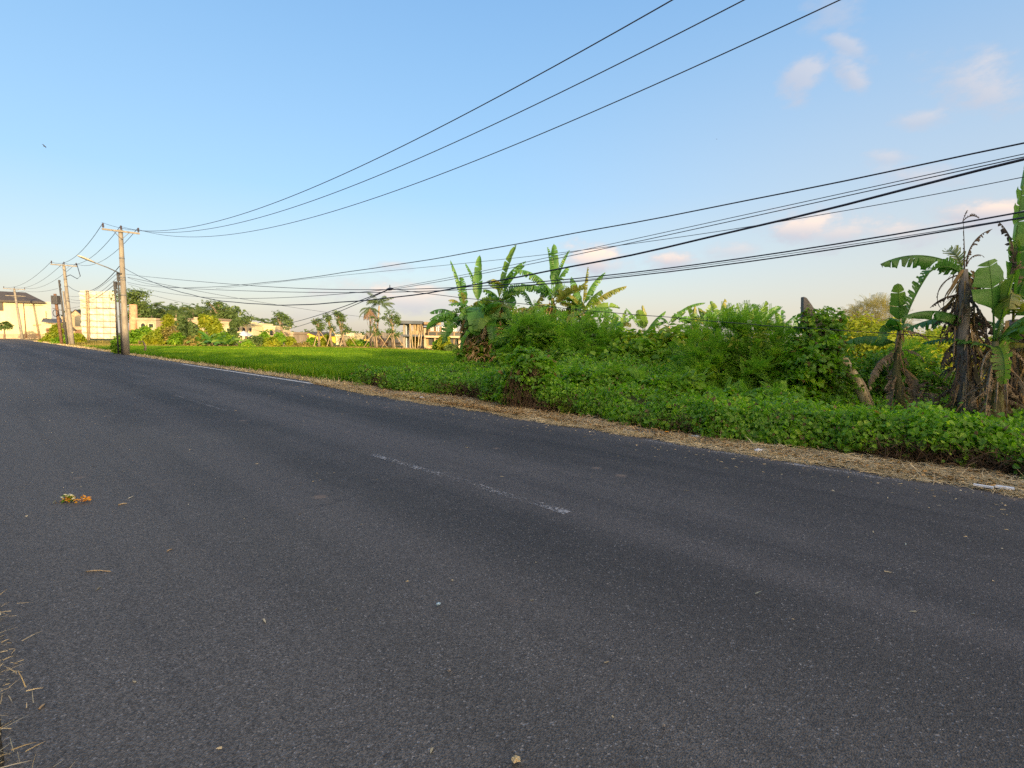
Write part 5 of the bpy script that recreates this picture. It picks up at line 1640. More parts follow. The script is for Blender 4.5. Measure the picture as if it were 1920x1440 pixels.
def palm(name, label, base, top, n, L, mat='palm', r=.16, seed=1, group=None, droop=(1.0, 2.2), el=(-.1, 1.3), dry=0, pairs=26, lw=.035):
    base, top = Vector(base), Vector(top)
    t = thing(name, base, label, 'palm tree', group)
    rg = random.Random(seed)
    mb = MB()
    mid = base.lerp(top, .5) + Vector((rg.uniform(-.2, .2), 0, 0))
    mb.tube([base - Vector((0, 0, .1)), base.lerp(mid, .5), mid, mid.lerp(top, .5), top], [r * 1.4, r, r * .9, r * .8, r * .75], 8)
    mb.build('trunk', 'palm_bark', t, True)
    for kind, cnt, mt in (('crown', n, mat), ('dead_fronds', dry, 'dry_palm')):
        if not cnt:
            continue
        Vs = []
        rib = MB()
        for i in range(cnt):
            a = 2 * math.pi * i / cnt + rg.uniform(-.25, .25)
            e = rg.uniform(*el) if kind == 'crown' else rg.uniform(-1.2, -.3)
            dr = rg.uniform(*droop) if kind == 'crown' else rg.uniform(.3, 1.0)
            p = top + Vector((0, 0, .1))
            ln_ = L * rg.uniform(.8, 1.1)
            pts = [p.copy()]
            for q in range(pairs):
                u = q / pairs
                ee = e - dr * u ** 1.3
                d = Vector((math.cos(a) * math.cos(ee), math.sin(a) * math.cos(ee), math.sin(ee)))
                p = p + d * (ln_ / pairs)
                pts.append(p.copy())
                if u < .12:
                    continue
                sd = Vector((-math.sin(a), math.cos(a), 0))
                ll = ln_ * .26 * math.sin(math.pi * min(1, .12 + u * .86)) ** .7
                for sg in (-1, 1):
                    dd = (sd * sg * .8 + d * .55 - Vector((0, 0, .45 + .5 * rg.random()))).normalized()
                    wv = d * lw * (L / 2.2)
                    tip = p + dd * ll
                    Vs.append([p - wv * .5, p + dd * ll * .5 - wv - Vector((0, 0, .0)), tip - Vector((0, 0, ll * .12)), p + dd * ll * .5 + wv])
            rib.tube(pts, [.03 * (1 - .8 * j / pairs) for j in range(len(pts))], 4)
        k0 = len(rib.v)
        for q in Vs:
            rib.add(q, [(0, 1, 2, 3)])
        rib.build(kind, mt, t)
    return t


YG = 'young propped trees on the far bank'
tree('propped_tree', 'leftmost of the young propped trees, with a round high crown before the tan house', at(529, 648, 70), at(527, 602, 70), [blob_px(524, 592, 70, 11, 8), blob_px(536, 604, 70, 13, 9), blob_px(520, 601, 70, 8, 7)], 1500, .40, 'tree', .17, 6, 3, 201, YG)
tree('propped_tree', 'young thin propped tree just right of the yellow house', at(598, 648, 68), at(596, 606, 68), [blob_px(588, 599, 68, 7, 6), blob_px(598, 606, 68, 9, 9), blob_px(603, 616, 68, 8, 7)], 900, .34, 'tree', .14, 5, 3, 202, YG)
tree('propped_tree', 'young propped tree with a narrow crooked crown, left of the pair before the white house', at(623, 648, 67), at(616, 600, 67), [blob_px(615, 592, 67, 8, 7), blob_px(615, 604, 67, 7, 9), blob_px(622, 616, 67, 8, 6)], 950, .34, 'tree', .14, 5, 3, 203, YG)
tree('propped_tree', 'young propped tree with a taller leaning crown, right of the pair before the white house', at(647, 648, 67), at(636, 598, 67), [blob_px(634, 592, 67, 13, 9), blob_px(642, 605, 67, 10, 9), blob_px(648, 620, 67, 7, 8), blob_px(630, 588, 67, 8, 6)], 1500, .36, 'tree', .17, 7, 3, 204, YG)
tree('propped_tree', 'young propped tree between the two coconut palms and the villa', at(737, 652, 64), at(734, 595, 64), [blob_px(733, 588, 64, 12, 5), blob_px(726, 596, 64, 9, 5), blob_px(744, 598, 64, 12, 5), blob_px(734, 607, 64, 11, 5), blob_px(733, 622, 64, 9, 7), blob_px(736, 631, 64, 8, 5)], 1800, .34, 'tree', .16, 8, 4, 205, YG)
tree('propped_tree', 'slim propped tree standing in front of the two coconut palms', at(704, 650, 65), at(702, 600, 65), [blob_px(702, 598, 65, 7, 8), blob_px(699, 612, 65, 6, 7), blob_px(705, 622, 65, 6, 7)], 900, .32, 'tree', .16, 5, 4, 206, YG)
palm('coconut_palm', 'coconut palm with hanging dead fronds, left of the pair before the thatched huts', at(695, 648, 68), at(693, 580, 68), 9, 2.0, seed=211, el=(-.3, 1.0), dry=12, r=.12, group='coconut palms before the villa')
palm('coconut_palm', 'coconut palm with a swept full crown, right of the pair before the thatched huts', at(706, 648, 69), at(711, 573, 69), 13, 2.2, seed=212, el=(.1, 1.3), r=.13, group='coconut palms before the villa')

tree('shade_tree', 'large spreading tree behind the first pole and the brick pillar', at(250, 640, 92), at(252, 562, 92), [blob_px(250, 552, 92, 24, 10), blob_px(258, 575, 92, 18, 14), blob_px(268, 586, 92, 12, 12), blob_px(240, 560, 92, 14, 10), blob_px(246, 596, 92, 16, 12)], 2200, .5, 'tree', .3, 8, 0, 221)
tree('shade_tree', 'tall flat-topped tree rising above the palm belt', at(418, 640, 110), at(410, 575, 110), [blob_px(395, 568, 110, 8, 3), blob_px(412, 570, 110, 7, 4), blob_px(420, 582, 110, 16, 9), blob_px(430, 596, 110, 12, 12), blob_px(410, 590, 110, 14, 8)], 1700, .55, 'tree', .3, 8, 0, 222)
tree('shade_tree', 'small dark round tree in front of the white three-window house', at(463, 648, 74), at(461, 602, 74), [blob_px(461, 598, 74, 11, 7), blob_px(456, 604, 74, 7, 5)], 900, .36, 'tree', .16, 6, 0, 223)
rg = random.Random(3)
for i, (px, py, yy, lab) in enumerate([(284, 578, 105, 'shaggy palm beside the brick pillar, first of the palm belt'), (330, 584, 110, 'palm behind the cream houses, second of the palm belt'), (362, 580, 112, 'palm in the middle of the palm belt'),
                                       (395, 582, 112, 'palm just left of the flat-topped tree'), (345, 590, 106, 'lower palm of the belt, before its middle'), (310, 590, 108, 'low palm between the first two of the belt'),
                                       (507, 606, 96, 'palm over the right-hand white house'), (491, 604, 100, 'palm between the two white houses'), (517, 612, 90, 'low palm beside the leftmost propped tree')]):
    palm('coconut_palm', lab, at(px, 640, yy), at(px, py, yy), 15, 2.9 if yy > 102 else 1.9, seed=230 + i, group='palms behind the houses', el=(-.4, 1.2), pairs=18, lw=.05)
rng = np.random.default_rng(240)
bl = [blob_px(x, 594 + 5 * math.sin(x * .13), 122, 22, 17 + 4 * math.sin(x * .31)) for x in range(268, 440, 11)]
far = foliage('far_trees', 5200, bl, .75, 'tree', None, rng, k=16, tight=.25, shell=.3)
tag(far, 'belt of dense green trees behind the cream houses', 'trees', kind='stuff')
bl = [blob_px(x, 634 + 3 * math.sin(x * .2), 140, 20, 9) for x in range(535, 900, 12)] + [blob_px(x, 600, 118, 20, 14) for x in (140, 152)]
far2 = foliage('far_hedge', 5200, bl, .9, 'tree', None, rng, k=14, tight=.25, shell=.3)
tag(far2, 'low line of trees on the horizon behind the huts and the villa', 'trees', kind='stuff')
bl = [blob_px(x, 644, 150, 40, 10) for x in range(900, 2000, 40)]
far3 = foliage('far_thicket', 6000, bl, 1.0, 'tree', None, rng, k=14, tight=.25, shell=.3)
tag(far3, 'far low trees on the horizon behind the thicket', 'trees', kind='stuff')
bush('bamboo_clump', 'pale feathery bamboo clump behind the thicket, right of the stump', at(1640, 650, 40), [(at(1600, 590, 40), .04), (at(1640, 575, 40), .05), (at(1665, 585, 40), .04)],
     [feather('foliage', 1500, [blob_px(1640, 596, 40, 36, 26), blob_px(1605, 604, 40, 24, 22), blob_px(1665, 604, 40, 24, 24), blob_px(1630, 625, 40, 50, 20)], 1.1, 'pale', 9, .2, .028, k=6, tight=.2)], 'bamboo', seed=250)

# row of shrubs along the far bank before the houses
for i, (px, py, rx, ry, Y, mat, lab) in enumerate([
        (262, 630, 17, 16, 66, 'bush', 'dark green shrub against the foot of the brick pillar'), (287, 634, 16, 14, 64, 'lime', 'round yellow-green shrub right of the brick pillar'),
        (318, 628, 16, 20, 66, 'verge_grass', 'brownish bush with dry tips between the yellow-green shrub and the tall dark shrub'), (352, 618, 15, 27, 67, 'tree', 'tall dark shrub in front of the cream houses'),
        (362, 640, 15, 10, 63, 'verge_grass', 'low ochre shrub at the edge of the paddy'), (333, 636, 14, 12, 65, 'bush', 'low green shrub left of the tall dark shrub'),
        (402, 612, 12, 22, 70, 'lime', 'slender yellow-green tree before the arched cream house'), (385, 600, 10, 12, 72, 'lime', 'thin yellow-topped tree before the cream houses'),
        (480, 640, 15, 12, 66, 'tree', 'dark leafy shrub right of the small pavilion'), (497, 634, 11, 17, 67, 'bush', 'tall green shrub hiding the right-hand white house'),
        (508, 642, 14, 10, 65, 'lime', 'low lime shrub near the stone wall'), (462, 645, 10, 6, 64, 'bush', 'small low shrub at the foot of the pavilion'),
        (566, 648, 14, 5, 66, 'verge_grass', 'dry tuft below the yellow house'), (612, 640, 9, 14, 70, 'lime', 'lime shrub between the propped trees'),
        (676, 645, 20, 6, 72, 'bush', 'low dark shrub below the thatched huts'), (822, 645, 9, 9, 58, 'bush', 'small dark shrub at the foot of the villa'),
        (833, 640, 10, 16, 57, 'lime', 'bright lime shrub in front of the brick side of the villa'), (848, 652, 10, 7, 55, 'tree', 'dark low shrub between the villa and the banana clump'),
        (220, 645, 9, 20, 38.5, 'bush', 'leafy creeper climbing the foot of the telecom posts'), (100, 634, 17, 10, 75, 'lime', 'roadside shrub under the leaning poles'),
        (120, 638, 16, 8, 66, 'bush', 'low green shrub round the feet of the leaning poles'), (143, 633, 12, 9, 74, 'lime', 'small shrub left of the billboard foot'),
        (107, 618, 9, 12, 80, 'lime', 'yellow bush before the grey annex roof'),
        (303, 626, 10, 18, 68, 'lime', 'golden shrub before the second cream villa'), (275, 622, 9, 14, 70, 'bush', 'leafy shrub hiding the door of the first cream villa'),
        (340, 604, 8, 18, 73, 'tree', 'slim dark tree before the bare rendered villa'), (420, 632, 15, 12, 67, 'bush', 'rounded shrub under the three small square windows'),
        (436, 628, 9, 17, 68, 'tree', 'dark upright shrub left of the pavilion'), (372, 626, 11, 13, 68, 'lime', 'golden shrub under the arched window of the pointed villa'),
        (523, 634, 9, 12, 68, 'bush', 'shrub between the garden wall and the leftmost propped tree'), (545, 640, 8, 9, 69, 'lime', 'lime shrub between the tan house and the brown shed'),
        (585, 640, 8, 8, 70, 'bush', 'small shrub at the right corner of the yellow house'), (660, 642, 10, 7, 72, 'lime', 'low golden shrub right of the white house'),
        (315, 600, 8, 14, 75, 'lime', 'thin golden tree between the first and second villas'), (440, 606, 6, 8, 76, 'tree', 'small dark crown above the white villa wall')]):
    b = at(px, py + ry, Y)
    b.z = min(b.z, 0.0)
    bush('shrub', lab, b, [(at(px, py - ry * .4, Y), .06)], [fl('foliage', int(500 + rx * ry * 4), [blob_px(px, py, Y, rx * .8, ry * .75), blob_px(px - rx * .4, py + ry * .3, Y, rx * .6, ry * .6), blob_px(px + rx * .4, py + ry * .35, Y, rx * .6, ry * .55)], .0052 * Y if Y > 45 else .16, mat, k=12, tight=.25)],
         'shrub', 'shrubs on the far bank', seed=260 + i)
for i, (px, py, lab) in enumerate([(376, 638, 'broad-leaved banana shoots, leftmost of the lit row by the paddy'), (392, 636, 'lit banana shoots second along the paddy bank'), (410, 636, 'brightest lime banana shoots on the paddy bank'), (427, 638, 'lit banana shoots nearest the small pavilion')]):
    rg = random.Random(290 + i)
    b = at(px, 650, 63)
    b.z = 0
    c = at(px, 645, 63)
    banana(lab, b, c, .09, crown_leaves(c, 9, 2.0, .36, rg, (.4, 1.3), (.6, 1.5), .1, ('banana_lit', 'banana_lit', 'banana')), seed=290 + i, group='banana shoots on the far bank')
tree('small_tree', 'small round tree before the pale yellow building beside the road', at(8, 636, 96), at(9, 612, 96), [blob_px(9, 610, 96, 9, 5), blob_px(4, 613, 96, 6, 4), blob_px(14, 612, 96, 6, 4)], 700, .45, 'tree', .14, 5, 0, 300)
tree('broken_tree', 'bare forked dead trunk standing in the near edge of the paddy', at(273, 668, 42), at(270, 642, 42), [blob_px(266, 640, 42, 4, 3)], 40, .2, 'litter', .10, 3, 0, 301)

# ================================================================== buildings
def arch_pts(cx, z0, wd, h, n=8):
    r = wd / 2
    pts = [Vector((cx - r, 0, z0)), Vector((cx + r, 0, z0))]
    for i in range(n + 1):
        a = math.pi * i / n
        pts.append(Vector((cx + r * math.cos(a), 0, z0 + h - r + r * math.sin(a))))
    return pts


class House:
    """walls placed in a local frame: x along the front, y into the house, z up; origin at the left foot of the front"""
    def __init__(self, name, label, px, py, Y, turn=0.0, cat='house', group=None):
        o = at(px, py, Y)
        self.o = Vector((o.x, o.y, 0))
        self.t = thing(name, self.o, label, cat, group)
        self.X = Vector((math.cos(turn), math.sin(turn), 0))
        self.Y = Vector((-math.sin(turn), math.cos(turn), 0))
        self.px, self.Yd = px, Y

    def P(self, x, y, z):
        return self.o + self.X * x + self.Y * y + Vector((0, 0, z))

    def fit(self, px):
        """local x where the front plane meets pixel column px"""
        lo, hi = -80.0, 80.0
        f = lambda x: (lambda p: 960 + F_PX * (p - Vector((0, 0, EYE))).dot(RIGHT) / (p - Vector((0, 0, EYE))).dot(FW))(self.P(x, 0, 2))
        for _ in range(50):
            m = (lo + hi) / 2
            lo, hi = (m, hi) if f(m) < px else (lo, m)
        return lo

    def zfit(self, px, py):
        x = self.fit(px)
        p = self.P(x, 0, 0)
        return at(px, py, p.y).z

    def block(self, name, mat, x0, x1, y0, y1, z0, z1, parent=None, bevel=0.0):
        mb = MB()
        mb.box(self.P((x0 + x1) / 2, (y0 + y1) / 2, (z0 + z1) / 2), self.X * ((x1 - x0) / 2), self.Y * ((y1 - y0) / 2), (0, 0, (z1 - z0) / 2))
        return mb.build(name, mat, parent or self.t, False, bevel)

    def opening(self, kind, x, z, w_, h, arch=False, frame='cream_wall', pane='glass', y=0.0):
        """a framed window or door on the front; its pane is a sub-part"""
        fr = MB()
        out_, inn = (arch_pts(x, z - .08, w_ + .2, h + .18), arch_pts(x, z, w_, h)) if arch else (
            [Vector(q) for q in ((x - w_ / 2 - .1, 0, z - .08), (x + w_ / 2 + .1, 0, z - .08), (x + w_ / 2 + .1, 0, z + h + .1), (x - w_ / 2 - .1, 0, z + h + .1))],
            [Vector(q) for q in ((x - w_ / 2, 0, z), (x + w_ / 2, 0, z), (x + w_ / 2, 0, z + h), (x - w_ / 2, 0, z + h))])
        m = len(out_)
        W_ = lambda q, d: self.P(q.x, y + d, q.z)
        vs = [W_(q, -.09) for q in out_] + [W_(q, -.09) for q in inn] + [W_(q, .02) for q in out_] + [W_(q, -.01) for q in inn]
        fs = []
        for i in range(m):
            j = (i + 1) % m
            fs += [(i, j, m + j, m + i), (i, 2 * m + i, 2 * m + j, j), (m + i, m + j, 3 * m + j, 3 * m + i)]
        fr.add(vs, fs)
        f = fr.build(kind, frame, self.t)
        pn = MB()
        pn.add([W_(q, -.02) for q in inn], [tuple(range(m))])
        pn.build('pane' if kind == 'window' else 'leaf', pane, f)
        return f

    def gable(self, name, mat, x0, x1, y0, y1, z0, z1, over=.3, th=.16, axis='y'):
        """pitched roof, the ridge running into the house (axis y) or along the front (axis x)"""
        mb = MB()
        if axis == 'y':
            xm = (x0 + x1) / 2
            for xa in (x0 - over, x1 + over):
                za = z0 - over * (z1 - z0) / ((x1 - x0) / 2)
                a = [self.P(xa, y0 - over, za), self.P(xm, y0 - over, z1), self.P(xm, y1 + over, z1), self.P(xa, y1 + over, za)]
                mb.poly(a, (0, 0, th))
        else:
            ym = (y0 + y1) / 2
            for ya in (y0 - over, y1 + over):
                za = z0 - over * (z1 - z0) / ((y1 - y0) / 2)
                a = [self.P(x0 - over, ya, za), self.P(x1 + over, ya, za), self.P(x1 + over, ym, z1), self.P(x0 - over, ym, z1)]
                mb.poly(a, (0, 0, th))
        return mb.build(name, mat, self.t)

    def gable_wall(self, mat, x0, x1, y, z0, z1, name='gable_wall'):
        mb = MB()
        mb.poly([self.P(x0, y, z0), self.P(x1, y, z0), self.P((x0 + x1) / 2, y, z1)], self.Y * .15)
        return mb.build(name, mat, self.t)


# the white building with the hipped dark roof
h = House('white_building', 'large blank pale yellow building with a dark hipped roof beyond the road', -70, 633, 100, R(41), 'building')
xR = h.fit(97.5)
zt = h.zfit(60, 565)
h.block('wall', 'white_wall', 0, xR, 0, 14, -.3, zt)
h.block('base_course', 'cream_wall', -.1, xR + .1, -.12, -.003, -.3, .9)
xr = h.fit(87)
zr = h.zfit(51, 545)
xk = h.fit(51)
mb = MB()
e0, e1, e2, e3 = h.P(-1, -1.0, zt), h.P(xr, -1.0, zt), h.P(xr, 14.6, zt), h.P(-1, 14.6, zt)
k0, k1 = h.P(-1, 6.5, zr), h.P(xk, 6.5, zr)
mb.add([e0, e1, e2, e3, k0, k1, e0 - Vector((0, 0, .35)), e1 - Vector((0, 0, .35)), e2 - Vector((0, 0, .35)), e3 - Vector((0, 0, .35))],
       [(0, 1, 5, 4), (1, 2, 5), (2, 3, 4, 5), (3, 0, 4), (0, 6, 7, 1), (1, 7, 8, 2), (2, 8, 9, 3), (3, 9, 6, 0), (6, 9, 8, 7)])
mb.build('roof', 'dark_tile', h.t)
h.opening('window', h.fit(1), h.zfit(1, 582), 1.0, 1.8, False, 'door', 'glass')
ax0, ax1 = h.fit(82), h.fit(110)
h2 = House('annex_building', 'low cream annex with a grey lean-to roof beside the big pale yellow building', 84, 634, 104, R(38), 'building')
wA = h2.fit(106)
zA = h2.zfit(95, 606)
h2.block('wall', 'white_wall', 0, wA, 0, 5, -.2, zA)
mb = MB()
mb.poly([h2.P(-.3, -1.1, zA + .15), h2.P(wA + .8, -1.1, zA - .05), h2.P(wA + .8, 5, zA + .7), h2.P(-.3, 5, zA + .9)], (0, 0, .18))
mb.build('roof', 'grey_paint_shade', h2.t)
h2.block('column', 'cream_wall', wA - .5, wA, -.9, -.5, -.2, zA - .05)
h2.opening('door', wA * .5, 0, 1.2, 2.1, False, 'cream_wall', 'door')

h = House('arched_house', 'cream gabled house with an arched upper window, left of the billboard', 117, 634, 112, R(30))
wd = h.fit(158)
zc = h.zfit(140, 594)
h.block('wall', 'cream_wall', 0, wd, 0, 7, -.2, zc)
h.gable_wall('cream_wall', wd * .28, wd, .02, zc, zc + 1.4)
h.gable('roof', 'dark_tile', wd * .28, wd, 0, 7, zc, zc + 1.4, .25, .16)
h.opening('window', wd * .8, h.zfit(150, 612), 1.5, 2.3, True, 'bare_wall')
h.opening('door', wd * .8, 0, 1.6, 1.9, False, 'bare_wall', 'door')
h.block('side_wall', 'cream_wall', -2.4, -.003, 1.2, 6, -.2, zc * .72)

pl = thing('brick_pillar', at(251, 645, 82), 'tall round unfinished brick pillar between the first pole and the cream houses', 'pillar')
pb, pt = at(251, 645, 82), at(250, 571, 82)
pb.z = -.1
mb = MB()
mb.tube([pb, pb.lerp(pt, .5), pt], [.62, .55, .5], 14)
mb.build('shaft', 'brick', pl, True)
mb = MB()
mb.tube([pb + Vector((0, 0, .05)), pb + Vector((0, 0, 1.3))], [.95, .8], 14)
mb.build('plinth', 'brick', pl, True)

HG = 'villas on the far bank'


def villa_unit(label, px0, px1, ytop, Y, mat, opens, turn=0.0, parapet=None, upper=None):
    h = House('villa', label, px0, 646, Y, turn, 'house', HG)
    wd = h.fit(px1)
    zt_ = h.zfit((px0 + px1) / 2, ytop)
    h.block('wall', mat, 0, wd, 0, 6, -.2, zt_)
    h.block('parapet', mat, -.12, wd + .12, -.12, 6.12, zt_ + .002, zt_ + .3)
    for (ox, oy, ow, oh, arch) in opens:
        k = Y / F_PX
        h.opening('window', h.fit(ox), h.zfit(ox, oy + oh / 2), ow * k, oh * k, arch, 'cream_wall' if mat != 'cream_wall' else 'white_wall')
    if upper:
        ux0, ux1, uy = upper
        h.block('roof_room', mat if mat != 'bare_wall' else 'cream_wall', h.fit(ux0), h.fit(ux1), 1.0, 5, zt_ + .302, h.zfit((ux0 + ux1) / 2, uy))
    return h


villa_unit('cream villa with one arched window, right of the brick pillar', 259, 293, 600, 80, 'cream_wall', [(269, 611, 8, 10, True), (284, 611, 8, 7, False), (283, 626, 6, 8, False)], .04)
villa_unit('cream villa with a white rooftop box, second from the brick pillar', 295, 324, 605, 82, 'cream_wall', [(305, 616, 7, 9, True), (317, 616, 6, 7, False)], -.03, None, (300, 313, 595))
villa_unit('bare rendered villa half hidden by trees in the middle of the row', 326, 353, 600, 81, 'bare_wall', [(333, 612, 6, 8, False), (345, 612, 6, 8, False)], .03)
villa_unit('cream villa with a pointed stair tower and arched window', 354, 386, 604, 79, 'cream_wall', [(370, 614, 9, 10, True), (380, 628, 6, 7, False)], -.04, None, (356, 363, 594))
villa_unit('bare rendered villa between the arched cream villa and the cream one with small windows', 388, 399, 600, 83, 'bare_wall', [(393, 614, 5, 7, False)], 0)
villa_unit('cream villa with a row of three small square windows', 400, 435, 607, 80, 'cream_wall', [(409, 618, 5, 5, False), (418, 618, 5, 5, False), (428, 618, 5, 5, False)], .05)
hw = villa_unit('white villa with three dark windows and a stepped roof behind the pavilion', 440, 474, 610, 79, 'white_wall', [(447, 618, 4, 6, False), (458, 618, 5, 6, False), (470, 619, 4, 6, False)], -.02, None, (441, 451, 602))
villa_unit('small white villa with a curved shadowed window, mostly behind tall shrubs', 495, 516, 614, 82, 'white_wall', [(509, 624, 6, 10, True)], .03, None, (480, 487, 606))
wl = House('garden_wall', 'short white garden wall between the shrubs and the leftmost propped tree', 508, 645, 70, 0, 'wall')
wq = wl.fit(530)
wl.block('wall', 'white_wall', 0, wq, 0, .3, -.1, wl.zfit(518, 631))
wl.block('coping', 'cream_wall', -.08, wq + .08, -.07, .37, wl.zfit(518, 631) + .002, wl.zfit(518, 631) + .12)
h = villa_unit('tan unfinished house behind the leftmost propped tree', 528, 549, 626, 82, 'bare_wall', [(539, 636, 6, 8, False)], .02)
# thatched pavilion with a grey pyramid roof
pv = House('garden_pavilion', 'small open pavilion with a grey pyramid roof before the white villa', 443, 647, 72, 0, 'pavilion')
wv = pv.fit(462)
zp = pv.zfit(452, 630)
zq = pv.zfit(452, 620)
mb = MB()
c_ = pv.P(wv / 2, wv / 2, zq)
cs = [pv.P(-.25, -.25, zp), pv.P(wv + .25, -.25, zp), pv.P(wv + .25, wv + .25, zp), pv.P(-.25, wv + .25, zp)]
mb.add(cs + [c_], [(0, 1, 4), (1, 2, 4), (2, 3, 4), (3, 0, 4), (0, 3, 2, 1)])
mb.build('roof', 'pale_panel', pv.t)
for ax_, ay_ in ((.1, .1), (wv - .1, .1), (wv - .1, wv - .1), (.1, wv - .1)):
    m_ = MB()
    m_.tube([pv.P(ax_, ay_, -.1), pv.P(ax_, ay_, zp)], .07, 6)
    m_.build('post', 'wood', pv.t)
pv.block('floor', 'bare_wall', 0, wv, 0, wv, -.1, .5)
# the yellow house
h = House('yellow_house', 'bright yellow low-gabled house with one narrow brown door', 562, 645, 104, R(-6))
wd = h.fit(591)
ze, za = h.zfit(576, 629), h.zfit(576, 623.5)
h.block('wall', 'yellow_wall', 0, wd, 0, 9, -.1, ze)
h.gable_wall('yellow_wall', 0, wd, -.001, ze + .001, za)
h.gable('roof', 'dark_tile', 0, wd, 0, 9, ze + .05, za + .05, .35, .12)
h.opening('door', h.fit(574.5), 0, 1.1, h.zfit(575, 628), False, 'yellow_wall', 'door')
h3 = House('brown_shed', 'brown-walled shed with a flat grey roof touching the left of the yellow house', 551, 645, 108, R(-6), 'shed')
w3 = h3.fit(562)
z3 = h3.zfit(556, 625)
h3.block('wall', 'bare_wall', 0, w3 - .1, 0, 6, -.1, z3)
h3.block('roof', 'pale_panel', -.4, w3 - .05, -.5, 6.3, z3 + .002, z3 + .25)
h3.opening('door', w3 * .5, 0, .9, 1.9, False, 'cream_wall', 'door')
villa_unit('white house with a raised right-hand box behind the pair of propped trees', 630, 662, 631, 90, 'white_wall', [(640, 638, 6, 8, False), (655, 637, 4, 6, True)], -.03, None, (645, 661, 624))
# thatched huts
for i, (x0, x1, ya, lab) in enumerate([(681, 696, 626, 'thatched hut with a steep roof, left of the dry coconut palm'), (696.5, 708, 627.5, 'thatched hut half hidden behind the two coconut palms'),
                                       (708.5, 722, 626, 'thatched hut with a reddish gable, right of the two coconut palms'), (726, 735, 630, 'low thatched hut behind the tree next to the villa')]):
    h = House('thatched_hut', lab, x0, 650, 88, R(-24), 'hut', 'steep thatched huts')
    wd = h.fit(x1)
    zt_ = h.zfit((x0 + x1) / 2, ya)
    h.block('wall', 'brick' if i == 2 else 'bare_wall', .15, wd - .15, 0, 3.5, -.1, .75)
    h.gable_wall('yellow_wall' if i < 2 else 'brick', .1, wd - .1, .05, .751, zt_ - .15)
    h.gable('roof', 'thatch', 0, wd, 0, 3.6, .75, zt_, .22, .22)
    h.opening('window', wd / 2, .95, .5, .6, False, 'bamboo', 'glass', .03)

# the unfinished two-storey villa: a slab house turned so that its right-hand side catches the sun
h = House('unfinished_villa', 'unfinished two-storey concrete villa with flat slabs, behind the banana clump', 757, 654, 66, R(8), 'house')
TW = h.fit(793)
z1a, z1b = h.zfit(775, 631), h.zfit(775, 627.5)
z2a, z2b = h.zfit(775, 607.5), h.zfit(775, 602)
xl = h.fit(741)
h.block('floor_slab', 'bare_wall', -.6, 9.2, -.5, 8, -.15, .12)
h.block('balcony_slab', 'grey_paint_shade', h.fit(752), TW + .1, -.7, 8, z1a, z1b)
h.block('roof', 'grey_paint_shade', xl, TW, -1.0, 8, z2a, z2b)
h.block('wall', 'pale_panel', .25, .25 + (h.fit(768) - h.fit(759)), .5, .75, z1b + .002, z2a - .002)
h.block('wall', 'pale_panel', .25, .25 + (h.fit(768) - h.fit(760)), .5, .75, .122, z1a - .002)
h.block('rear_wall', 'yellow_wall', 1.0, TW, 3.2, 3.4, .122, z1a - .002)  # yellow here imitates sunlight on the interior wall
h.block('rear_wall', 'cream_wall', 1.0, TW, 3.2, 3.4, z1b + .002, z2a - .002)
for px in (758, 769, 790.5):
    for za_, zb_ in ((.122, z1a - .002), (z1b + .002, z2a - .002)):
        x_ = h.fit(px)
        h.block('column', 'concrete' if px < 790 else 'dark_steel', x_ - .14, x_ + .14, -.25, .03, za_, zb_)
rgv = random.Random(12)
for k in range(13):
    x_ = h.fit(770 + k * 1.65)
    m_ = MB()
    m_.tube([h.P(x_, -.45 + rgv.uniform(-.1, .1), z1b), h.P(x_ + rgv.uniform(-.1, .1), -.35, z2a)], .045, 5)
    m_.build('scaffold_pole', 'bamboo', h.t)
for k, (pa, pb_) in enumerate([(770, 769), (775, 770), (783, 790), (788, 793), (786, 785), (779, 779)]):
    m_ = MB()
    m_.tube([h.P(h.fit(pa), -.9, 0), h.P(h.fit(pb_), -.75, z2a * (1.0 if k < 4 else .55))], .055, 5)
    m_.build('scaffold_pole', 'bamboo', h.t)
# the long right-hand wing, lower and receding
wing = House('villa_wing', 'sunlit brick wing of the unfinished villa with a timber-edged roof and pale fins', 795, 654, 65.2, R(14), 'house')
WW = wing.fit(868)
wa, wb = wing.zfit(800, 633), wing.zfit(800, 629)
wc, wd_ = wing.zfit(800, 608.5), wing.zfit(800, 604)
wing.block('wall', 'brick', .1, WW, .8, 7, -.1, wa)
wing.block('balcony_slab', 'cream_wall', 0, WW + .4, -.3, 7.2, wa + .002, wb)
wing.block('upper_wall', 'cream_wall', .1, WW - .6, 2.0, 6.6, wb + .002, wc - .25)
wing.block('roof', 'wood', -.05, WW * .42, -.6, 7.2, wc, wd_)
for k in range(15):
    x_ = wing.fit(806 + k * 3.6)
    wing.block('fin', 'pale_panel' if k % 3 else 'wood', x_ - .07, x_ + .07, .9, 1.3, wb + .002, wc - .1 - .012 * k)
for px in (812, 828, 846, 860):
    wing.opening('window', wing.fit(px), .5, .9, 1.6, False, 'wood', 'glass', .8)
for px in (797, 816, 838, 862):
    x_ = wing.fit(px)
    wing.block('column', 'cream_wall', x_ - .12, x_ + .12, .2, .44, -.1, wa)

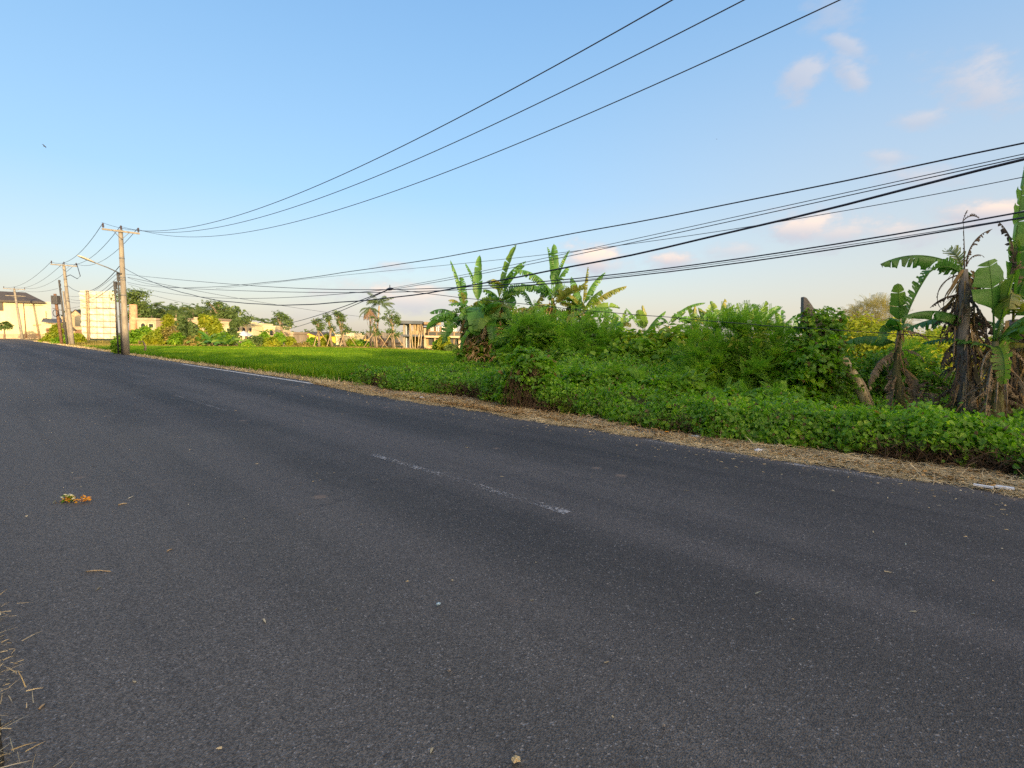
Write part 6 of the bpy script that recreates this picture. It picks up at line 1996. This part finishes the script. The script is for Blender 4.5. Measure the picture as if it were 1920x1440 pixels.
# ================================================================== small things on the ground
def crumple(name, label, c, size, mat, cat, seed, flat=.35, group=None):
    rg = random.Random(seed)
    bm = bmesh.new()
    bmesh.ops.create_icosphere(bm, subdivisions=3, radius=1.0)
    for v in bm.verts:
        k = 1 + .28 * math.sin(v.co.x * 5 + seed) * math.sin(v.co.y * 6 + seed * 2) + .18 * math.sin(v.co.z * 9 + v.co.x * 7)
        v.co = Vector((v.co.x * size[0], v.co.y * size[1], max(-.75, v.co.z) * size[2])) * k
    me = bpy.data.meshes.new(name)
    bm.to_mesh(me)
    bm.free()
    o = link(name, me, mat, None, False)
    o.location = Vector(c) + Vector((0, 0, size[2] * .7 + .012))
    o.rotation_euler = (0, 0, rg.uniform(0, 3))
    return tag(o, label, cat, group)


LG = 'litter along the road edge'
crumple('plastic_bag', 'white crumpled bag on the straw edge, in the middle of the right half', ground(1422, 848), (.065, .04, .022), 'plastic', 'plastic bag', 1, group=LG)
crumple('plastic_bag', 'pale blue plastic bag caught in the vines left of the vine mound', ground(944, 742), (.09, .07, .09), 'blue_plastic', 'plastic bag', 2, group=LG)
crumple('plastic_bag', 'small white scrap on the straw left of the vine mound', ground(791, 748), (.07, .05, .025), 'plastic', 'litter', 3, group=LG)
crumple('plastic_bag', 'greyish crumpled bag at the far start of the straw, right of its pair', ground(708, 721), (.11, .07, .04), 'plastic', 'litter', 4, group=LG)
crumple('plastic_bag', 'greyish crumpled bag at the far start of the straw, left of its pair', ground(683, 720), (.09, .06, .03), 'concrete', 'litter', 5, group=LG)
crumple('plastic_bag', 'flat white scrap in the straw right of the vine mound', ground(1306, 821), (.07, .03, .015), 'plastic', 'litter', 6, group=LG)
crumple('plastic_bag', 'orange snack wrapper in the straw below the brown dead stems', ground(1250, 812), (.05, .03, .012), 'orange_petal', 'litter', 7, group=LG)
for i, (xa, ya, xb, yb, wd_, lab) in enumerate([(1825, 915, 1862, 921, .05, 'thin broken strip of white foam board at the road edge'), (1864, 918, 1901, 923, .075, 'wider strip of white foam board at the road edge')]):
    a, b = ground(xa, ya), ground(xb, yb)
    d = (b - a).normalized()
    q = Vector((-d.y, d.x, 0))
    mb = MB()
    nn = 7
    rg = random.Random(i + 4)
    top_ = [a.lerp(b, k / nn) + q * (wd_ * .5 * rg.uniform(.8, 1.1)) for k in range(nn + 1)]
    bot_ = [a.lerp(b, k / nn) - q * (wd_ * .5 * rg.uniform(.8, 1.1)) for k in range(nn + 1)]
    mb.poly(top_ + bot_[::-1], (0, 0, .018))
    o = mb.build('foam_strip', 'plastic', None, False)
    o.location.z = .03
    o.rotation_euler = (0, 0, 0)
    tag(o, lab, 'litter', LG)


def offering(px, py, label, r, n, cream, seed):
    c = ground(px, py)
    rg = np.random.default_rng(seed)
    t = thing('flower_offering', c, label, 'flower offering')
    P = np.array([list(c)] * n) + np.concatenate([rg.normal(size=(n, 2)) * r * .5, np.zeros((n, 1))], 1)
    P[:, 2] = .012 + .03 * rg.random(n)
    A = rg.normal(size=(n, 3)) * np.array([1, 1, .25])
    Nn = np.array([0, 0, 1.0]) + rg.normal(size=(n, 3)) * .5
    leaves('orange_petals', P, A, Nn, .024 + .02 * rg.random(n), .02, 'orange_petal', t, .3, -.3)
    if cream:
        P2 = P[:n // 2] + np.array([-r * .35, .01, .012])
        leaves('cream_petals', P2, A[:n // 2], Nn[:n // 2], .034, .027, 'cream_petal', t, .3, -.3)
        P3 = P[:10] + np.array([0, 0, .01])
        leaves('green_leaves', P3, A[:10], Nn[:10], .06, .03, 'dark_vine', t)


offering(130, 941, 'scattered cream and orange flower offering on the asphalt, larger of two heaps', .055, 40, True, 1)
offering(160, 942, 'small heap of orange petals on the asphalt beside the larger flower offering', .045, 26, False, 2)
for px0, py0, px1, py1, r_, lab in [(161, 1073, 208, 1073, .0042, 'straight dry stalk lying across the near asphalt'), (222, 948, 238, 945, .006, 'short curled dry leaf stalk near the flower offering'),
                                    (313, 1035, 323, 1031, .004, 'tiny pale twig on the asphalt right of the straight stalk'), (73, 1332, 83, 1322, .004, 'short pale twig on the asphalt near the shoulder straw')]:
    a, b = ground(px0, py0), ground(px1, py1)
    mb = MB()
    m_ = a.lerp(b, .5) + Vector((.004, .006, .006))
    mb.tube([a + Vector((0, 0, .006)), a.lerp(m_, .6) + Vector((0, 0, .006)), m_ + Vector((0, 0, .004)), b + Vector((0, 0, .006))], [r_, r_ * 1.1, r_, r_ * .7], 6)
    o = mb.build('dry_stalk', 'bamboo', None, True)
    tag(o, lab, 'twig')


def pebble(px, py, r, mat, lab, seed):
    return crumple('pebble', lab, ground(px, py), (r, r * .8, r * .5), mat, 'pebble', seed)


pebble(842, 1262, .009, 'concrete', 'white pebble on the near asphalt above the brown stain', 11)
pebble(1243, 1366, .009, 'concrete', 'pale pebble on the near asphalt by the lower right', 12)
pebble(822, 1137, .012, 'blue_plastic', 'bluish pale fleck on the asphalt left of centre', 13)
pebble(967, 1432, .016, 'cut_stem', 'tan clod on the asphalt at the bottom edge', 14)


def bird(px, py, Y, span, label, bank):
    c = at(px, py, Y)
    t = thing('bird', c, label, 'bird')
    mb = MB()
    mb.tube([c + Vector((-.4 * span * .5, 0, -.02)), c + Vector((-.1 * span, 0, 0)), c + Vector((.12 * span, 0, .01)), c + Vector((.24 * span, 0, 0))], [span * .02, span * .07, span * .06, span * .015], 7)
    mb.build('body', 'bird', t, True)
    for sg in (-1, 1):
        w_ = MB()
        r1, r2 = c + Vector((.08 * span, 0, .02)), c + Vector((-.12 * span, 0, .02))
        m1 = c + Vector((.10 * span, sg * .25 * span, .10 * span + sg * bank * span * .25))
        m2 = c + Vector((-.10 * span, sg * .25 * span, .09 * span + sg * bank * span * .25))
        tp_ = c + Vector((-.12 * span, sg * .5 * span, .04 * span + sg * bank * span * .5))
        w_.add([r1, r2, m2, m1, tp_] + [p + Vector((0, 0, .015)) for p in (r1, r2, m2, m1, tp_)],
               [(0, 1, 2, 3), (3, 2, 4), (5, 8, 7, 6), (8, 9, 7), (0, 3, 8, 5), (3, 4, 9, 8), (4, 2, 7, 9), (2, 1, 6, 7)])
        w_.build('wing', 'bird', t)


bird(83.5, 274.5, 46, .42, 'small dark bird flying in the empty sky at the left', -.5)
bird(1344, 261, 60, .2, 'tiny speck of a bird in the blue above the single cable', .3)
